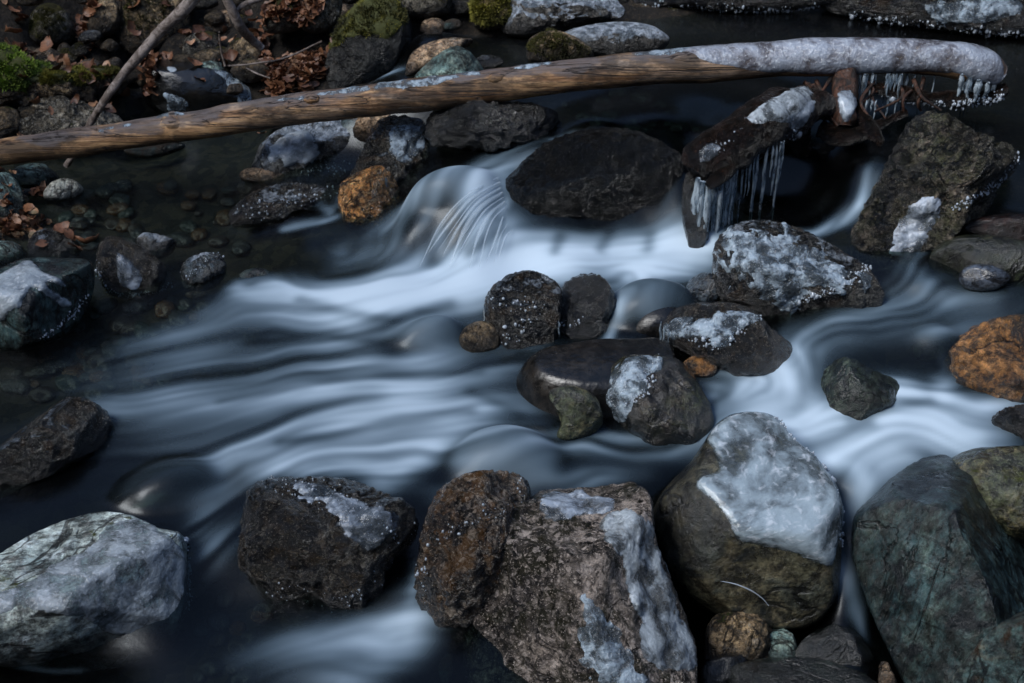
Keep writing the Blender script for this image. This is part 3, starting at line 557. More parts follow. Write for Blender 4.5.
patch('Q', 'ice_crust', [(664, 326), (680, 318), (700, 320), (720, 312), (745, 312), (760, 315), (758, 322), (740, 330), (728, 345), (715, 348), (706, 338), (688, 340), (670, 338)], .006, FROST, 6, 4, rf=35, seed=12, lump=.8)
rim('Q', 'ice_beads', [(690, 338), (715, 346), (730, 342), (745, 325), (762, 318)], 34, .005, seed=9, spread=2.5)
R('Q2', 'stone', 'small orange stone peeking out beneath the iced brown rock', 'stone',
  [(683, 364), (692, 356), (708, 356), (718, 366), (712, 378), (690, 376)], (700, 374, .045), M['orange'], .8, 1, .03, 2, [], 0, 4, 27)
R('R', 'boulder', 'largest iced boulder in midstream, streaked with frost and dark moss', 'boulder',
  [(712, 262), (716, 240), (735, 223), (765, 219), (800, 228), (835, 246), (870, 268), (885, 295), (870, 322), (825, 335), (780, 330), (745, 315), (720, 300), (712, 280)], (780, 328, .07), M['frostdark'], .75, .85, .05, 2.4, [(.1, -.3, 1, .72)], 2, 6, 28, ridge=.03)
patch('R', 'ice_sheet', [(722, 250), (735, 232), (760, 224), (790, 232), (826, 246), (850, 262), (874, 264), (872, 276), (840, 290), (815, 296), (800, 308), (770, 306), (745, 290), (726, 272)], .003, FROST, 34, 9, rf=26, seed=13, lump=.8)
rim('R', 'ice_beads', [(785, 303), (810, 297), (840, 287), (862, 272), (872, 262)], 60, .005, seed=10, spread=3)
R('R2', 'stone', 'blue grey stone tucked between the icicle curtain and the largest iced boulder', 'stone',
  [(683, 296), (690, 280), (705, 272), (718, 278), (720, 300), (705, 308), (688, 306)], (700, 305, .06), rock_mat("blue_grey_stone", (.045, .06, .075), (.03, .04, .05), (.06, .075, .085), 1, .1, rough=.4, bump=.5, wet=.6, seed=36, waterline=0), .8, .9, .04, 2.2, [], 3, 4, 29)
R('S', 'boulder', 'tall leaning dark boulder with mossy face below the frozen end of the log', 'boulder',
  [(846, 245), (858, 215), (880, 175), (900, 135), (918, 114), (945, 112), (975, 130), (1012, 145), (1020, 165), (1000, 190), (985, 215), (950, 245), (925, 270), (895, 285), (862, 275)], (890, 278, .12), rock_mat("leaning_dark_stone", (.03, .028, .02), (.045, .045, .025), (.12, .1, .08), 1.1, .5, (.3, .27, .22), .4, 1.3, wet=.7, seed=37, moss=.25, mosscol=(.03, .035, .01), waterline=0), .85, .85, .06, 2.4, [(-.7, -.5, .6, .7), (.6, -.3, .6, .8)], 3, 6, 30, ridge=.05)
patch('S', 'ice_film', [(900, 215), (925, 195), (945, 205), (930, 240), (905, 262), (890, 250)], .002, ICE_CLEAR, 10, 5, rf=45, seed=16)
rim('S', 'ice_beads', [(1018, 152), (1015, 165), (1000, 180), (975, 196), (955, 208)], 60, .005, seed=11, spread=2)
R('U1', 'boulder', 'low dark green boulder half under water at the right edge', 'boulder',
  [(928, 262), (940, 242), (965, 234), (1000, 236), (1040, 245), (1060, 280), (1030, 300), (985, 298), (945, 285)], (985, 296, .13), M['deepgreen'], .7, .95, .03, 2, [], 2, 5, 31)
R('U2', 'stone', 'pale smooth stone resting on the low dark green boulder', 'stone',
  [(958, 278), (966, 266), (985, 264), (1005, 270), (1012, 280), (995, 290), (968, 290)], (985, 291, .165), rock_mat("pale_blue_stone", (.1, .12, .15), (.08, .095, .12), (.12, .14, .17), 1, .1, rough=.35, bump=.3, wet=.5, seed=38, waterline=-.1), .5, 1, .02, 2, [], 0, 4, 32)
R('U3', 'stone', 'small yellowish stone under the rushing water left of the pale smooth stone', 'stone',
  [(910, 284), (918, 277), (928, 279), (934, 288), (925, 296), (912, 294)], (922, 295, .13), M['gold'], .8, .9, .05, 2.5, [], 3, 4, 33)
R('U4', 'stone', 'submerged amber stone left of the rusty orange boulder', 'stone',
  [(912, 340), (925, 328), (950, 330), (955, 345), (935, 356), (915, 352)], (932, 354, .08), M['algae'], .8, 1, .03, 2, [], 0, 4, 34)
R('U5', 'rock', 'dark red rock in the shade above the low dark green boulder', 'rock',
  [(958, 232), (968, 220), (1000, 214), (1045, 216), (1050, 240), (1000, 244)], (1000, 242, .19), rock_mat("dark_red_stone", (.03, .01, .006), (.02, .009, .006), (.04, .016, .01), 1, .1, rough=.4, bump=.6, wet=.6, seed=39), .7, .9, .05, 2.4, [], 3, 4, 35)
ROCKS['Y'].location.z -= .028
# water-draped rocks: the stream is laid over them further down
R('D1', 'boulder', 'large drowned boulder under the current left of the pebbly boulder', 'boulder',
  [(425, 488), (445, 455), (475, 432), (510, 425), (545, 436), (575, 462), (590, 492), (540, 505), (460, 505)], (500, 495, -.06), M['smooth'], .8, 1, .02, 1.6, [], 0, 5, 36)
R('D2', 'boulder', 'drowned brown boulder under the water behind the pale grey boulder', 'boulder',
  [(105, 505), (130, 478), (170, 460), (210, 462), (240, 490), (230, 520), (160, 530), (115, 525)], (170, 520, -.09), M['smooth'], .8, 1, .03, 1.8, [], 1, 5, 37)
R('D3', 'boulder', 'drowned boulder just behind the dark rough boulder', 'boulder',
  [(262, 500), (285, 478), (330, 470), (380, 476), (420, 500), (400, 520), (300, 520)], (340, 505, -.08), M['smooth'], .7, 1, .02, 1.8, [], 0, 5, 38)
R('D4', 'boulder', 'drowned hump of rock between the round black rock and the iced brown rock', 'boulder',
  [(590, 330), (605, 300), (630, 282), (660, 278), (690, 288), (700, 320), (670, 340), (610, 345)], (640, 338, .02), M['smooth'], .8, 1, .02, 1.8, [], 0, 5, 39)
R('D5', 'rock', 'dark arched rock rising behind the smooth water-covered boulder', 'rock',
  [(626, 338), (632, 318), (648, 306), (672, 304), (686, 315), (688, 340), (660, 348)], (655, 342, .03), M['smooth'], .7, 1, .02, 1.8, [], 0, 5, 40)
R('D6', 'rock', 'drowned rock making a dark hump in the brightest water left of the small brown stone', 'rock',
  [(385, 350), (400, 330), (430, 316), (458, 318), (462, 340), (440, 358), (405, 362)], (425, 356, -.01), M['smooth'], .7, 1, .02, 1.8, [], 0, 4, 41)
R('Z', 'boulder', 'huge black boulder splitting the waterfall below the log', 'boulder',
  [(497, 190), (515, 168), (540, 145), (580, 130), (625, 128), (660, 140), (686, 160), (690, 190), (675, 215), (635, 232), (590, 240), (540, 238), (508, 222)], (590, 236, .05), M['mossdark'], .8, .95, .05, 2.2, [], 0, 6, 42, kd=.3, ridge=.02)
R('Z2', 'rock', 'brown rock behind the left arm of the waterfall', 'rock',
  [(400, 235), (405, 200), (420, 178), (450, 165), (490, 170), (505, 200), (500, 240), (450, 262), (410, 258)], (450, 256, .03), M['smooth'], .7, .9, .04, 2, [], 2, 5, 43)

# ------------------------------------------------------------------ rocks left of the fall and in the left pool
R('AA', 'boulder', 'golden brown wet rock at the left foot of the waterfall', 'boulder',
  [(338, 195), (342, 182), (358, 172), (380, 165), (396, 180), (400, 205), (390, 225), (365, 231), (345, 226), (339, 212)], (365, 229, .03), M['gold'], .8, .88, .07, 3, [], 4, 5, 44, ridge=.05)
R('AB', 'rock', 'grey frosted rock directly above the golden brown rock', 'rock',
  [(362, 150), (375, 122), (400, 115), (425, 122), (430, 145), (425, 170), (412, 195), (395, 200), (372, 185), (350, 178)], (395, 196, .06), M['frostdark'], .8, .85, .08, 3, [], 4, 5, 45, ridge=.05)
patch('AB', 'frost_patch', [(388, 130), (405, 122), (424, 130), (428, 146), (410, 158), (395, 160), (388, 145)], .004, FROST, 6, 4, rf=35, seed=17)
R('AC', 'boulder', 'ice-glazed grey boulder under the log left of the golden brown rock', 'boulder',
  [(250, 176), (260, 145), (285, 126), (322, 120), (358, 122), (364, 150), (356, 180), (310, 192), (268, 188)], (300, 184, .03), M['frosty'], .8, .85, .06, 2.6, [(-.2, -.6, .8, .75)], 3, 5, 46, ridge=.03)
patch('AC', 'ice_sheet', [(268, 150), (285, 133), (308, 130), (318, 150), (316, 162), (300, 166), (285, 168), (280, 158), (268, 165)], .005, ICE_WHITE, 6, 4, rf=30, seed=18)
R('AD', 'rock', 'flat ice-crusted shelf of rock in the dark pool left of the waterfall', 'rock',
  [(226, 218), (240, 200), (262, 188), (290, 182), (325, 185), (348, 192), (340, 208), (300, 216), (262, 228), (236, 228)], (270, 225, .02), M['frostdark'], .7, .8, .08, 3, [(0, 0, 1, .6)], 3, 5, 47, ridge=.05)
R('AE', 'stone', 'small brown ledge stone poking out above the ice-crusted shelf', 'stone',
  [(238, 178), (246, 168), (275, 168), (292, 174), (288, 186), (252, 184)], (262, 184, .04), M['warm'], .7, .8, .06, 3, [], 3, 4, 48)
R('AE2', 'stone', 'pale iced stone in the hollow between the glazed boulder and the grey frosted rock', 'stone',
  [(356, 166), (362, 154), (374, 153), (378, 166), (370, 176), (358, 175)], (366, 175, .06), M['frosty'], .8, .9, .05, 2.5, [], 3, 4, 49)
R('AF', 'rock', 'wet dark rock behind the log above the start of the waterfall', 'rock',
  [(425, 125), (435, 108), (465, 98), (510, 100), (555, 108), (560, 135), (520, 150), (470, 152), (430, 145)], (490, 148, .22), M['black'], .8, .85, .07, 3, [], 4, 5, 50, ridge=.06)
R('AG', 'rock', 'tan rock under the log between the glazed boulder and the fall', 'rock',
  [(352, 135), (362, 112), (385, 108), (408, 115), (412, 135), (390, 148), (362, 148)], (382, 146, .12), M['warm'], .8, .85, .07, 3, [], 4, 5, 51)
R('J', 'boulder', 'grey boulder with a white ice slab on its shoulder at the left edge', 'boulder',
  [(-55, 325), (-40, 285), (0, 268), (25, 258), (60, 257), (90, 260), (95, 285), (85, 315), (60, 340), (15, 352), (-40, 352)], (30, 345, 0), M['slate'], .85, .8, .04, 2.2, [(0, 0, 1, .68), (-.2, -1, .3, .72), (.8, -.6, .1, .75)], 1, 6, 52)
patch('J', 'ice_slab', [(-55, 300), (-10, 278), (20, 262), (30, 260), (45, 272), (62, 280), (66, 288), (48, 284), (58, 292), (73, 304), (62, 308), (48, 298), (34, 290), (24, 300), (20, 308), (8, 312), (4, 322), (-20, 320), (-55, 325)], .006, ICE_WHITE, 3, 4, rf=30, seed=19)
R('K', 'boulder', 'dark three-sided rock with a pale icy face, right of the ice-slab boulder', 'boulder',
  [(97, 250), (103, 238), (112, 236), (125, 238), (150, 252), (172, 272), (176, 285), (150, 294), (115, 297), (102, 285), (96, 268)], (125, 296, 0), M['dark'], .85, .75, .04, 2.4, [(-.75, -.6, .35, .6), (.3, -.9, .4, .7)], 1, 5, 53)
patch('K', 'ice_face', [(117, 244), (126, 256), (140, 270), (143, 282), (134, 292), (120, 284), (116, 268)], .003, ICE_CLEAR, 3, 3, rf=30, seed=20)
R('L', 'rock', 'small blue grey frosted rock in the pool, right of the three-sided rock', 'rock',
  [(180, 272), (186, 260), (200, 253), (216, 253), (226, 262), (224, 278), (210, 290), (186, 290)], (205, 290, 0), rock_mat("blue_frosted_stone", (.05, .065, .075), (.035, .045, .05), (.08, .095, .1), 1, .3, rough=.4, bump=.9, wet=.7, frost=.25, seed=40), .85, .85, .06, 2.6, [], 4, 5, 54)
R('L2', 'stone', 'faint grey stone just breaking the surface above the white curl of water', 'stone',
  [(238, 278), (245, 270), (262, 268), (273, 274), (270, 286), (245, 290)], (256, 287, 0), M['slate'], .7, 1, .04, 2, [], 2, 4, 55)
R('M1', 'rock', 'dark speckled rock with a rust spot behind the ice-slab boulder', 'rock',
  [(27, 245), (35, 232), (50, 228), (68, 233), (80, 245), (78, 262), (50, 268), (30, 262)], (50, 262, .0), M['frostdark'], .85, .9, .06, 2.6, [], 4, 5, 56)
R('M2', 'stone', 'grey green stone at the left edge, below the patch of fallen leaves', 'stone',
  [(-20, 250), (-5, 241), (15, 242), (26, 252), (22, 264), (-10, 266)], (5, 262, 0), M['teal'], .8, .95, .04, 2.2, [], 2, 4, 57)
R('M3', 'stone', 'small grey stone with frosted edges standing behind the three-sided rock', 'stone',
  [(136, 240), (145, 232), (158, 234), (176, 240), (172, 254), (155, 260), (142, 252)], (158, 258, 0), M['frosty'], .7, .85, .07, 3, [], 4, 4, 58)
R('M4', 'rock', 'dark green sloping rock at the left edge above the fallen leaves', 'rock',
  [(-30, 200), (-10, 178), (5, 172), (18, 182), (25, 200), (22, 216), (0, 222), (-30, 220)], (5, 218, .02), M['teal'], .85, .85, .04, 2, [(.6, -.6, .4, .75)], 1, 5, 59)
R('M5', 'rock', 'flat-topped grey rock beneath the left part of the log', 'rock',
  [(10, 176), (18, 166), (40, 163), (50, 168), (60, 178), (50, 186), (22, 188)], (36, 186, .02), M['teal'], .7, .8, .05, 2.5, [(0, 0, 1, .6)], 2, 5, 60)
R('M6', 'rock', 'pale round-backed rock in the pool right of the flat-topped grey rock', 'rock',
  [(43, 194), (50, 183), (64, 178), (78, 182), (84, 192), (72, 200), (50, 202)], (64, 200, .02), rock_mat("light_grey_stone", (.17, .17, .15), (.11, .115, .105), (.2, .2, .18), 1, .4, rough=.6, bump=.8, wet=.2, seed=41, waterline=.0), .8, .85, .05, 2.5, [], 3, 5, 61)
R('M7', 'stone', 'tiny white pebble between the two grey rocks under the log', 'stone', [(22, 192), (26, 188), (31, 190), (31, 195), (25, 197)], (27, 196, .02), M['frosty'], .8, 1, .03, 2, [], 0, 3, 62)
R('M8', 'stone', 'little whitish stone at the foot of the small blue grey frosted rock', 'stone', [(184, 296), (190, 291), (205, 291), (208, 297), (195, 300)], (196, 299, 0), M['warm'], .8, 1, .03, 2, [], 0, 3, 63)
R('N', 'boulder', 'brown grey pointed boulder at the left edge with water washing over its right end', 'boulder',
  [(-60, 500), (-30, 465), (0, 445), (35, 418), (65, 397), (85, 398), (108, 412), (112, 438), (80, 462), (20, 490), (-40, 520)], (40, 485, -.03), M['frostdark'], .8, .8, .05, 2.4, [(-.4, -.8, .5, .7), (.3, .1, 1, .75)], 1, 6, 64)
R('UL', 'rock', 'white-rimmed flat rock in the pool directly below the log', 'rock', [(122, 152), (130, 144), (155, 141), (180, 141), (188, 147), (170, 155), (140, 159)], (155, 158, .025), M['teallight'], .6, .9, .03, 2, [(0, 0, 1, .5)], 0, 4, 65)

# ------------------------------------------------------------------ rocks of the far bank
R('b1', 'boulder', 'round moss-topped boulder on the bank at the upper left', 'boulder',
  [(25, 30), (32, 12), (45, 3), (60, 6), (73, 20), (76, 36), (65, 46), (42, 46), (28, 40)], (50, 46, .24), M['mossy'], .85, .95, .05, 2.4, [], 3, 5, 70)
fuzz('b1', 'moss', [(27, 28), (35, 12), (50, 5), (62, 18), (60, 36), (40, 42)], 2600, .009, MOSS_D, 6, seed=1)
R('b2', 'rock', 'brown mossy rock right of the round moss-topped boulder', 'rock', [(86, 22), (95, 5), (105, -8), (118, 5), (120, 25), (110, 36), (92, 34)], (104, 35, .25), M['brown'], .85, .9, .06, 2.6, [], 3, 5, 71)
R('b3', 'stone', 'little grey stone at the foot of the brown mossy rock', 'stone', [(78, 38), (84, 31), (98, 30), (104, 36), (96, 42), (80, 42)], (90, 42, .24), M['frosty'], .8, .9, .05, 2.5, [], 3, 4, 72)
R('b4', 'boulder', 'large moss-hung boulder behind the leaning branch', 'boulder', [(118, 25), (125, -10), (160, -25), (195, -10), (190, 25), (170, 50), (135, 58), (120, 45)], (150, 56, .22), M['brown'], .8, .9, .06, 2.6, [], 4, 5, 73)
fuzz('b4', 'moss', [(122, 25), (128, -8), (160, -20), (172, 15), (150, 30), (128, 30)], 3000, .01, MOSS_D, 8, seed=2)
R('b5', 'boulder', 'mound of bank rock carrying the bright green moss', 'boulder', [(-60, 75), (-50, 50), (0, 44), (50, 60), (85, 66), (120, 68), (128, 88), (95, 108), (40, 112), (-40, 108)], (30, 112, .12), M['brown'], .7, .85, .12, 3.4, [], 3, 6, 74, ridge=.08)
patch('b5', 'moss_mat', [(-60, 72), (-40, 48), (0, 44), (30, 58), (50, 68), (90, 68), (122, 66), (122, 76), (95, 84), (60, 86), (30, 84), (22, 90), (-30, 88)], 0.004, MOSS_B, 13, 6, rf=14, lump=.5, seed=3, back=.5)
fuzz('b5', 'green_moss', [(-60, 70), (-40, 48), (0, 44), (30, 58), (50, 68), (30, 78), (22, 90), (-30, 88)], 20000, .014, MOSS_G, 12, rf=14, seed=3)
fuzz('b5', 'olive_moss', [(40, 70), (60, 68), (90, 68), (122, 66), (122, 76), (95, 84), (60, 86), (35, 88)], 16000, .013, MOSS_Y, 12, rf=14, seed=4)
R('b6', 'stone', 'blue grey wedge of stone set into the moss', 'stone', [(31, 84), (38, 78), (48, 80), (52, 88), (42, 100), (33, 96)], (42, 100, .17), M['teal'], .7, .85, .04, 2.4, [], 2, 4, 75)
R('b7', 'boulder', 'crumbly lichen-covered grey rock just above the left part of the log', 'boulder',
  [(12, 132), (20, 112), (40, 98), (65, 94), (95, 106), (115, 112), (125, 125), (115, 142), (60, 152), (20, 150)], (65, 148, .06), M['lichen'], .8, .85, .08, 3, [], 3, 6, 76, ridge=.07)
R('b8', 'rock', 'brown earth-coloured rock above the left end of the log', 'rock', [(-60, 130), (-40, 108), (0, 104), (18, 110), (20, 130), (5, 148), (-50, 150)], (-10, 146, .06), M['brown'], .8, .85, .07, 2.6, [], 3, 5, 77)
R('b9', 'boulder', 'smooth dark boulder glazed with ice, resting between the branch and the leaf pile', 'boulder',
  [(141, 85), (142, 66), (152, 58), (185, 60), (215, 62), (240, 72), (258, 88), (265, 108), (235, 118), (185, 120), (155, 112), (144, 100)], (190, 118, .06), rock_mat("smooth_dark_green_stone", (.014, .015, .012), (.022, .02, .014), (.05, .04, .025), .7, .1, rough=.2, bump=.25, wet=1, seed=42, waterline=-.1), .85, .88, .02, 1.8, [(0, 0, 1, .85)], 0, 6, 78)
patch('b9', 'ice_streak', [(212, 66), (228, 72), (246, 82), (258, 98), (255, 104), (240, 104), (232, 92), (222, 82)], .003, FROST, 6, 4, rf=40, seed=21)
patch('b9', 'ice_streak', [(163, 94), (175, 92), (185, 96), (190, 106), (182, 114), (168, 112)], .003, FROST, 6, 4, rf=40, seed=22)
patch('b9', 'ice_streak', [(166, 66), (175, 66), (178, 71), (170, 73)], .003, ICE_WHITE, 2, 3, rf=40, seed=23)
R('b10', 'rock', 'pale lichened rock behind the ice-glazed dark boulder', 'rock', [(182, 52), (186, 38), (198, 32), (212, 36), (222, 48), (220, 60), (200, 64), (184, 62)], (203, 63, .17), M['lichen'], .85, .92, .05, 2.4, [], 3, 5, 79)
R('b11', 'rock', 'brown split rock left of the leaf pile', 'rock', [(226, 62), (230, 46), (242, 38), (256, 42), (264, 55), (260, 68), (240, 70)], (245, 70, .16), M['brown'], .85, .85, .05, 2.6, [], 4, 5, 80)
R('b12', 'boulder', 'big moss-crowned boulder with frosted lower face in the upper left third', 'boulder',
  [(324, 70), (330, 45), (345, 18), (365, -2), (390, -5), (406, 8), (414, 32), (408, 55), (390, 75), (360, 90), (332, 92)], (350, 92, .17), rock_mat("frosted_moss_boulder_stone", (.09, .095, .09), (.06, .06, .055), (.15, .15, .14), 1, .5, rough=.55, bump=1, wet=.3, frost=.4, seed=43, waterline=-.1), .85, .88, .05, 2.2, [(0, -.4, 1, .85)], 2, 6, 81)
patch('b12', 'moss_mat', [(328, 45), (345, 18), (365, -2), (390, -5), (404, 8), (402, 26), (388, 40), (370, 38), (352, 36), (338, 46)], .004, MOSS_B, 12, 5, rf=24, seed=5, back=.5)
fuzz('b12', 'moss', [(328, 45), (345, 18), (365, -2), (390, -5), (404, 8), (402, 26), (388, 40), (370, 38), (352, 36), (338, 46)], 9000, .009, MOSS_Y, 9, rf=20, seed=5)
R('b13', 'rock', 'pale brown rock left of the moss-crowned boulder', 'rock', [(302, 28), (308, 8), (322, -8), (340, -8), (342, 12), (332, 28), (315, 34)], (318, 33, .3), M['lichen'], .85, .88, .06, 2.6, [], 3, 5, 82)
R('b14', 'rock', 'shadowed mossy rock above the leaf pile', 'rock', [(262, 20), (272, 2), (295, -6), (306, 8), (302, 28), (280, 34), (265, 32)], (282, 33, .28), M['mossy'], .85, .9, .06, 2.6, [], 3, 5, 83)
R('b15', 'rock', 'grey green pointed rock behind the middle of the log', 'rock', [(412, 82), (425, 64), (448, 48), (462, 47), (478, 60), (486, 80), (470, 96), (430, 98)], (450, 96, .24), M['teal'], .85, .85, .05, 2.4, [(-.5, -.6, .6, .75)], 3, 5, 84)
R('b16', 'rock', 'arched tan rock curving over the grey green pointed rock', 'rock', [(405, 72), (412, 52), (430, 42), (452, 37), (472, 39), (476, 46), (455, 52), (436, 60), (420, 74), (410, 82)], (412, 82, .26), M['warm'], .7, .9, .07, 3.2, [], 2, 5, 85, ridge=.05, fit=1)
R('b17', 'stone', 'small dark red-brown stone right of the grey green pointed rock', 'stone', [(472, 62), (482, 55), (498, 56), (504, 64), (490, 70), (476, 70)], (488, 70, .29), M['frostdark'], .8, .85, .07, 3, [], 3, 4, 86)
R('b18', 'stone', 'pale pinkish stone at the far edge of the upper pool', 'stone', [(420, 30), (424, 20), (438, 18), (446, 24), (442, 34), (426, 36)], (434, 35, .31), M['warm'], .8, .88, .05, 2.6, [], 3, 4, 87)
R('b19', 'stone', 'flat pale teal stone beside the pale pinkish stone', 'stone', [(443, 26), (447, 20), (458, 19), (462, 26), (454, 30), (446, 30)], (453, 30, .31), M['teallight'], .6, .9, .03, 2.6, [], 1, 4, 88)
R('b20', 'boulder', 'dark mossy boulder at the top edge right of the moss-crowned boulder', 'boulder', [(396, 8), (400, -15), (425, -25), (450, -10), (450, 12), (432, 20), (408, 18)], (425, 20, .34), M['mossy'], .85, .9, .06, 2.6, [], 3, 5, 89)
R('b21', 'rock', 'moss-covered stone at the top edge beside the snow-dusted rocks', 'rock', [(472, 20), (476, -5), (495, -12), (510, 0), (508, 22), (492, 30), (476, 28)], (492, 29, .31), M['brown'], .85, .92, .05, 2.6, [], 2, 5, 90)
fuzz('b21', 'moss', [(470, 20), (474, -5), (495, -14), (512, 0), (510, 20), (490, 26)], 6000, .013, MOSS_Y, 4, seed=6)
R('b22', 'boulder', 'snow-dusted rock at the top edge, left one of the two white rocks', 'boulder', [(500, 28), (502, 2), (520, -14), (560, -14), (605, -8), (625, 8), (620, 20), (585, 26), (545, 36), (512, 38)], (545, 37, .3), M['snowy'], .7, .82, .08, 2.8, [(0, 0, 1, .65)], 4, 6, 91, ridge=.06)
R('b23', 'boulder', 'low rounded white-speckled rock just above the log', 'boulder', [(556, 38), (575, 27), (610, 22), (645, 23), (665, 32), (670, 42), (655, 54), (610, 58), (570, 52)], (620, 56, .3), M['snowy'], .6, .92, .04, 2.2, [(0, 0, 1, .7)], 1, 6, 92)
R('b24', 'rock', 'dull mossy rock at the left end of the white-speckled rock', 'rock', [(526, 52), (530, 38), (548, 30), (570, 34), (592, 48), (590, 62), (555, 66), (530, 62)], (555, 63, .3), M['brown'], .8, .9, .05, 2.6, [], 3, 5, 93)
fuzz('b24', 'moss', [(526, 50), (530, 38), (548, 30), (568, 36), (590, 48), (588, 58), (550, 60)], 4500, .009, MOSS_D, 4, seed=7)
R('b25', 'boulder', 'long dark ledge with icy lower edge along the top of the photo', 'boulder',
  [(612, 4), (640, -25), (760, -35), (830, -30), (835, 2), (790, 13), (740, 12), (690, 9), (645, 10)], (720, 12, .31), M['dark'], .4, .8, .06, 3, [], 3, 6, 94, ridge=.04)
fuzz('b12', 'moss_tuft', [(328, 40), (345, 18), (365, -2), (390, -5), (404, 8), (400, 22), (380, 34), (350, 36)], 6000, .014, MOSS_D, 12, rf=24, seed=15)
rim('b25', 'ice_beads', [(640, 8), (690, 8), (740, 10), (790, 12), (820, 8)], 110, .006, seed=12, spread=3)
R('b26', 'boulder', 'black boulder with frosted purple-grey face at the upper right corner', 'boulder',
  [(820, 10), (828, -25), (900, -40), (1000, -40), (1080, -30), (1080, 25), (1020, 38), (960, 34), (900, 28), (850, 20)], (940, 34, .31), M['frostdark'], .45, .82, .06, 3, [(0, -1, .5, .75)], 3, 6, 95, ridge=.04)
patch('b26', 'frost_sheet', [(925, 6), (960, -2), (1015, -4), (1024, 8), (1005, 24), (960, 26), (935, 22)], .004, FROST, 8, 6, rf=30, seed=24)
rim('b26', 'ice_beads', [(850, 16), (880, 20), (940, 28), (1000, 34), (1030, 34)], 110, .006, seed=13, spread=3.5)
# small filler stones on the bank (each its own)
FILL = [(10, 60, 10, .2, 'brown'), (140, 72, 8, .14, 'warm'), (64, 52, 7, .23, 'warm'), (110, 50, 8, .2, 'brown'), (128, 46, 7, .2, 'lichen'), (176, 50, 8, .17, 'teal'), (215, 22, 9, .3, 'brown'), (240, 25, 8, .28, 'mossy'), (322, 50, 7, .2, 'brown'), (235, 5, 12, .36, 'brown'), (205, 8, 10, .36, 'lichen'),
        (350, 0, 12, .38, 'lichen'), (460, 12, 9, .33, 'lichen'), (400, 92, 7, .22, 'brown'), (395, 60, 8, .26, 'black'), (30, 2, 12, .38, 'brown'), (85, 0, 12, .38, 'lichen')]
NEAR = ["beside the bright green moss", "right below the olive moss", "on the leaf litter under the round moss-topped boulder", "at the foot of the leaning branch's mossy boulder", "set just left of the leaning branch", "tucked behind the ice-glazed dark boulder",
        "between the two bare branches", "under the curved bare branch", "left of the big moss-crowned boulder", "at the top edge between the two bare branches", "at the top edge right of the leaning branch", "at the top edge above the moss-crowned boulder", "at the top edge left of the moss-covered stone",
        "behind the log where the small fall starts", "wedged between the moss-crowned boulder and the tan arched rock", "at the top left corner above the leaves", "at the top edge above the brown mossy rock"]
for i, (px, py, r_, z, mk) in enumerate(FILL):
    rg = random.Random(i + 5); pts = [(px + r_ * 1.25 * math.cos(a) * rg.uniform(.8, 1.15), py - r_ * .5 + r_ * .85 * math.sin(a) * rg.uniform(.8, 1.15)) for a in [k * math.pi / 4 for k in range(8)]]
    R('f%d' % i, 'stone', 'small ' + {'brown': 'brown', 'warm': 'tan', 'lichen': 'pale grey', 'teal': 'grey green', 'mossy': 'mossy', 'black': 'black'}[mk] + ' stone ' + NEAR[i], 'stone', pts, (px, py, z), M[mk], .85, .9, .06, 2.6, [], 3, 4, 120 + i, group='small stones on the bank')

rg = random.Random(303); EX = 0
for k, (px, py, r_, mk) in enumerate([(365, 8, 0, ''), (640, 14, 13, 'brown'), (668, 18, 10, 'mossy'), (700, 20, 11, 'black'), (735, 22, 9, 'brown'), (655, 4, 14, 'black'), (610, 4, 13, 'lichen'), (480, 30, 7, 'teal'), (462, 28, 8, 'brown'), (405, 24, 8, 'brown'), (470, 0, 12, 'brown'), (375, 95, 9, 'black'), (345, 98, 8, 'brown'), (412, 100, 8, 'black'), (330, 108, 8, 'brown'), (445, 5, 10, 'mossy'), (770, 22, 8, 'brown'), (810, 20, 9, 'black'), (600, 22, 6, 'teal')]):
    if not r_: continue
    g_ = random.Random(k + 700); pts = [(px + r_ * 1.5 * math.cos(a) * g_.uniform(.75, 1.2), py - r_ * .3 + r_ * .75 * math.sin(a) * g_.uniform(.75, 1.2)) for a in [q * math.pi / 4 for q in range(8)]]
    R('fz%d' % k, 'rock', {'brown': 'brown', 'mossy': 'mossy', 'black': 'black', 'lichen': 'pale lichened', 'teal': 'grey green'}[mk] + ' rock at the edge of the upper pool behind the log', 'rock', pts, (px, py, .2), M[mk], .85, .85, .08, 2.8, [], 4, 4, 700 + k, group={'brown': 'brown', 'mossy': 'mossy', 'black': 'black', 'lichen': 'pale lichened', 'teal': 'grey green'}[mk] + ' rocks at the edge of the upper pool')
COLN = {'brown': 'brown', 'warm': 'tan', 'lichen': 'pale lichened', 'teal': 'grey green', 'mossy': 'mossy'}
for k in range(110):
    px, py = rg.uniform(-30, 345), rg.uniform(-6, 122)
    if px > 255 and py > 45: continue
    if py > 104 and px > 130: continue
    r_ = rg.uniform(4, 9) if k % 3 else rg.uniform(9, 17); mk = rg.choice(('brown', 'warm', 'lichen', 'teal', 'mossy', 'brown')); g_ = random.Random(k + 900)
    pts = [(px + r_ * 1.3 * math.cos(a) * g_.uniform(.75, 1.2), py - r_ * .4 + r_ * .8 * math.sin(a) * g_.uniform(.75, 1.2)) for a in [q * math.pi / 4 for q in range(8)]]
    R('fx%d' % k, 'stone', COLN[mk] + ' stone half sunk among the leaves and soil of the left bank', 'stone', pts, (px, py, .2), M[mk], .85, .88, .07, 2.6, [], 3, 4, 400 + k, group=COLN[mk] + ' stones sunk in the left bank')
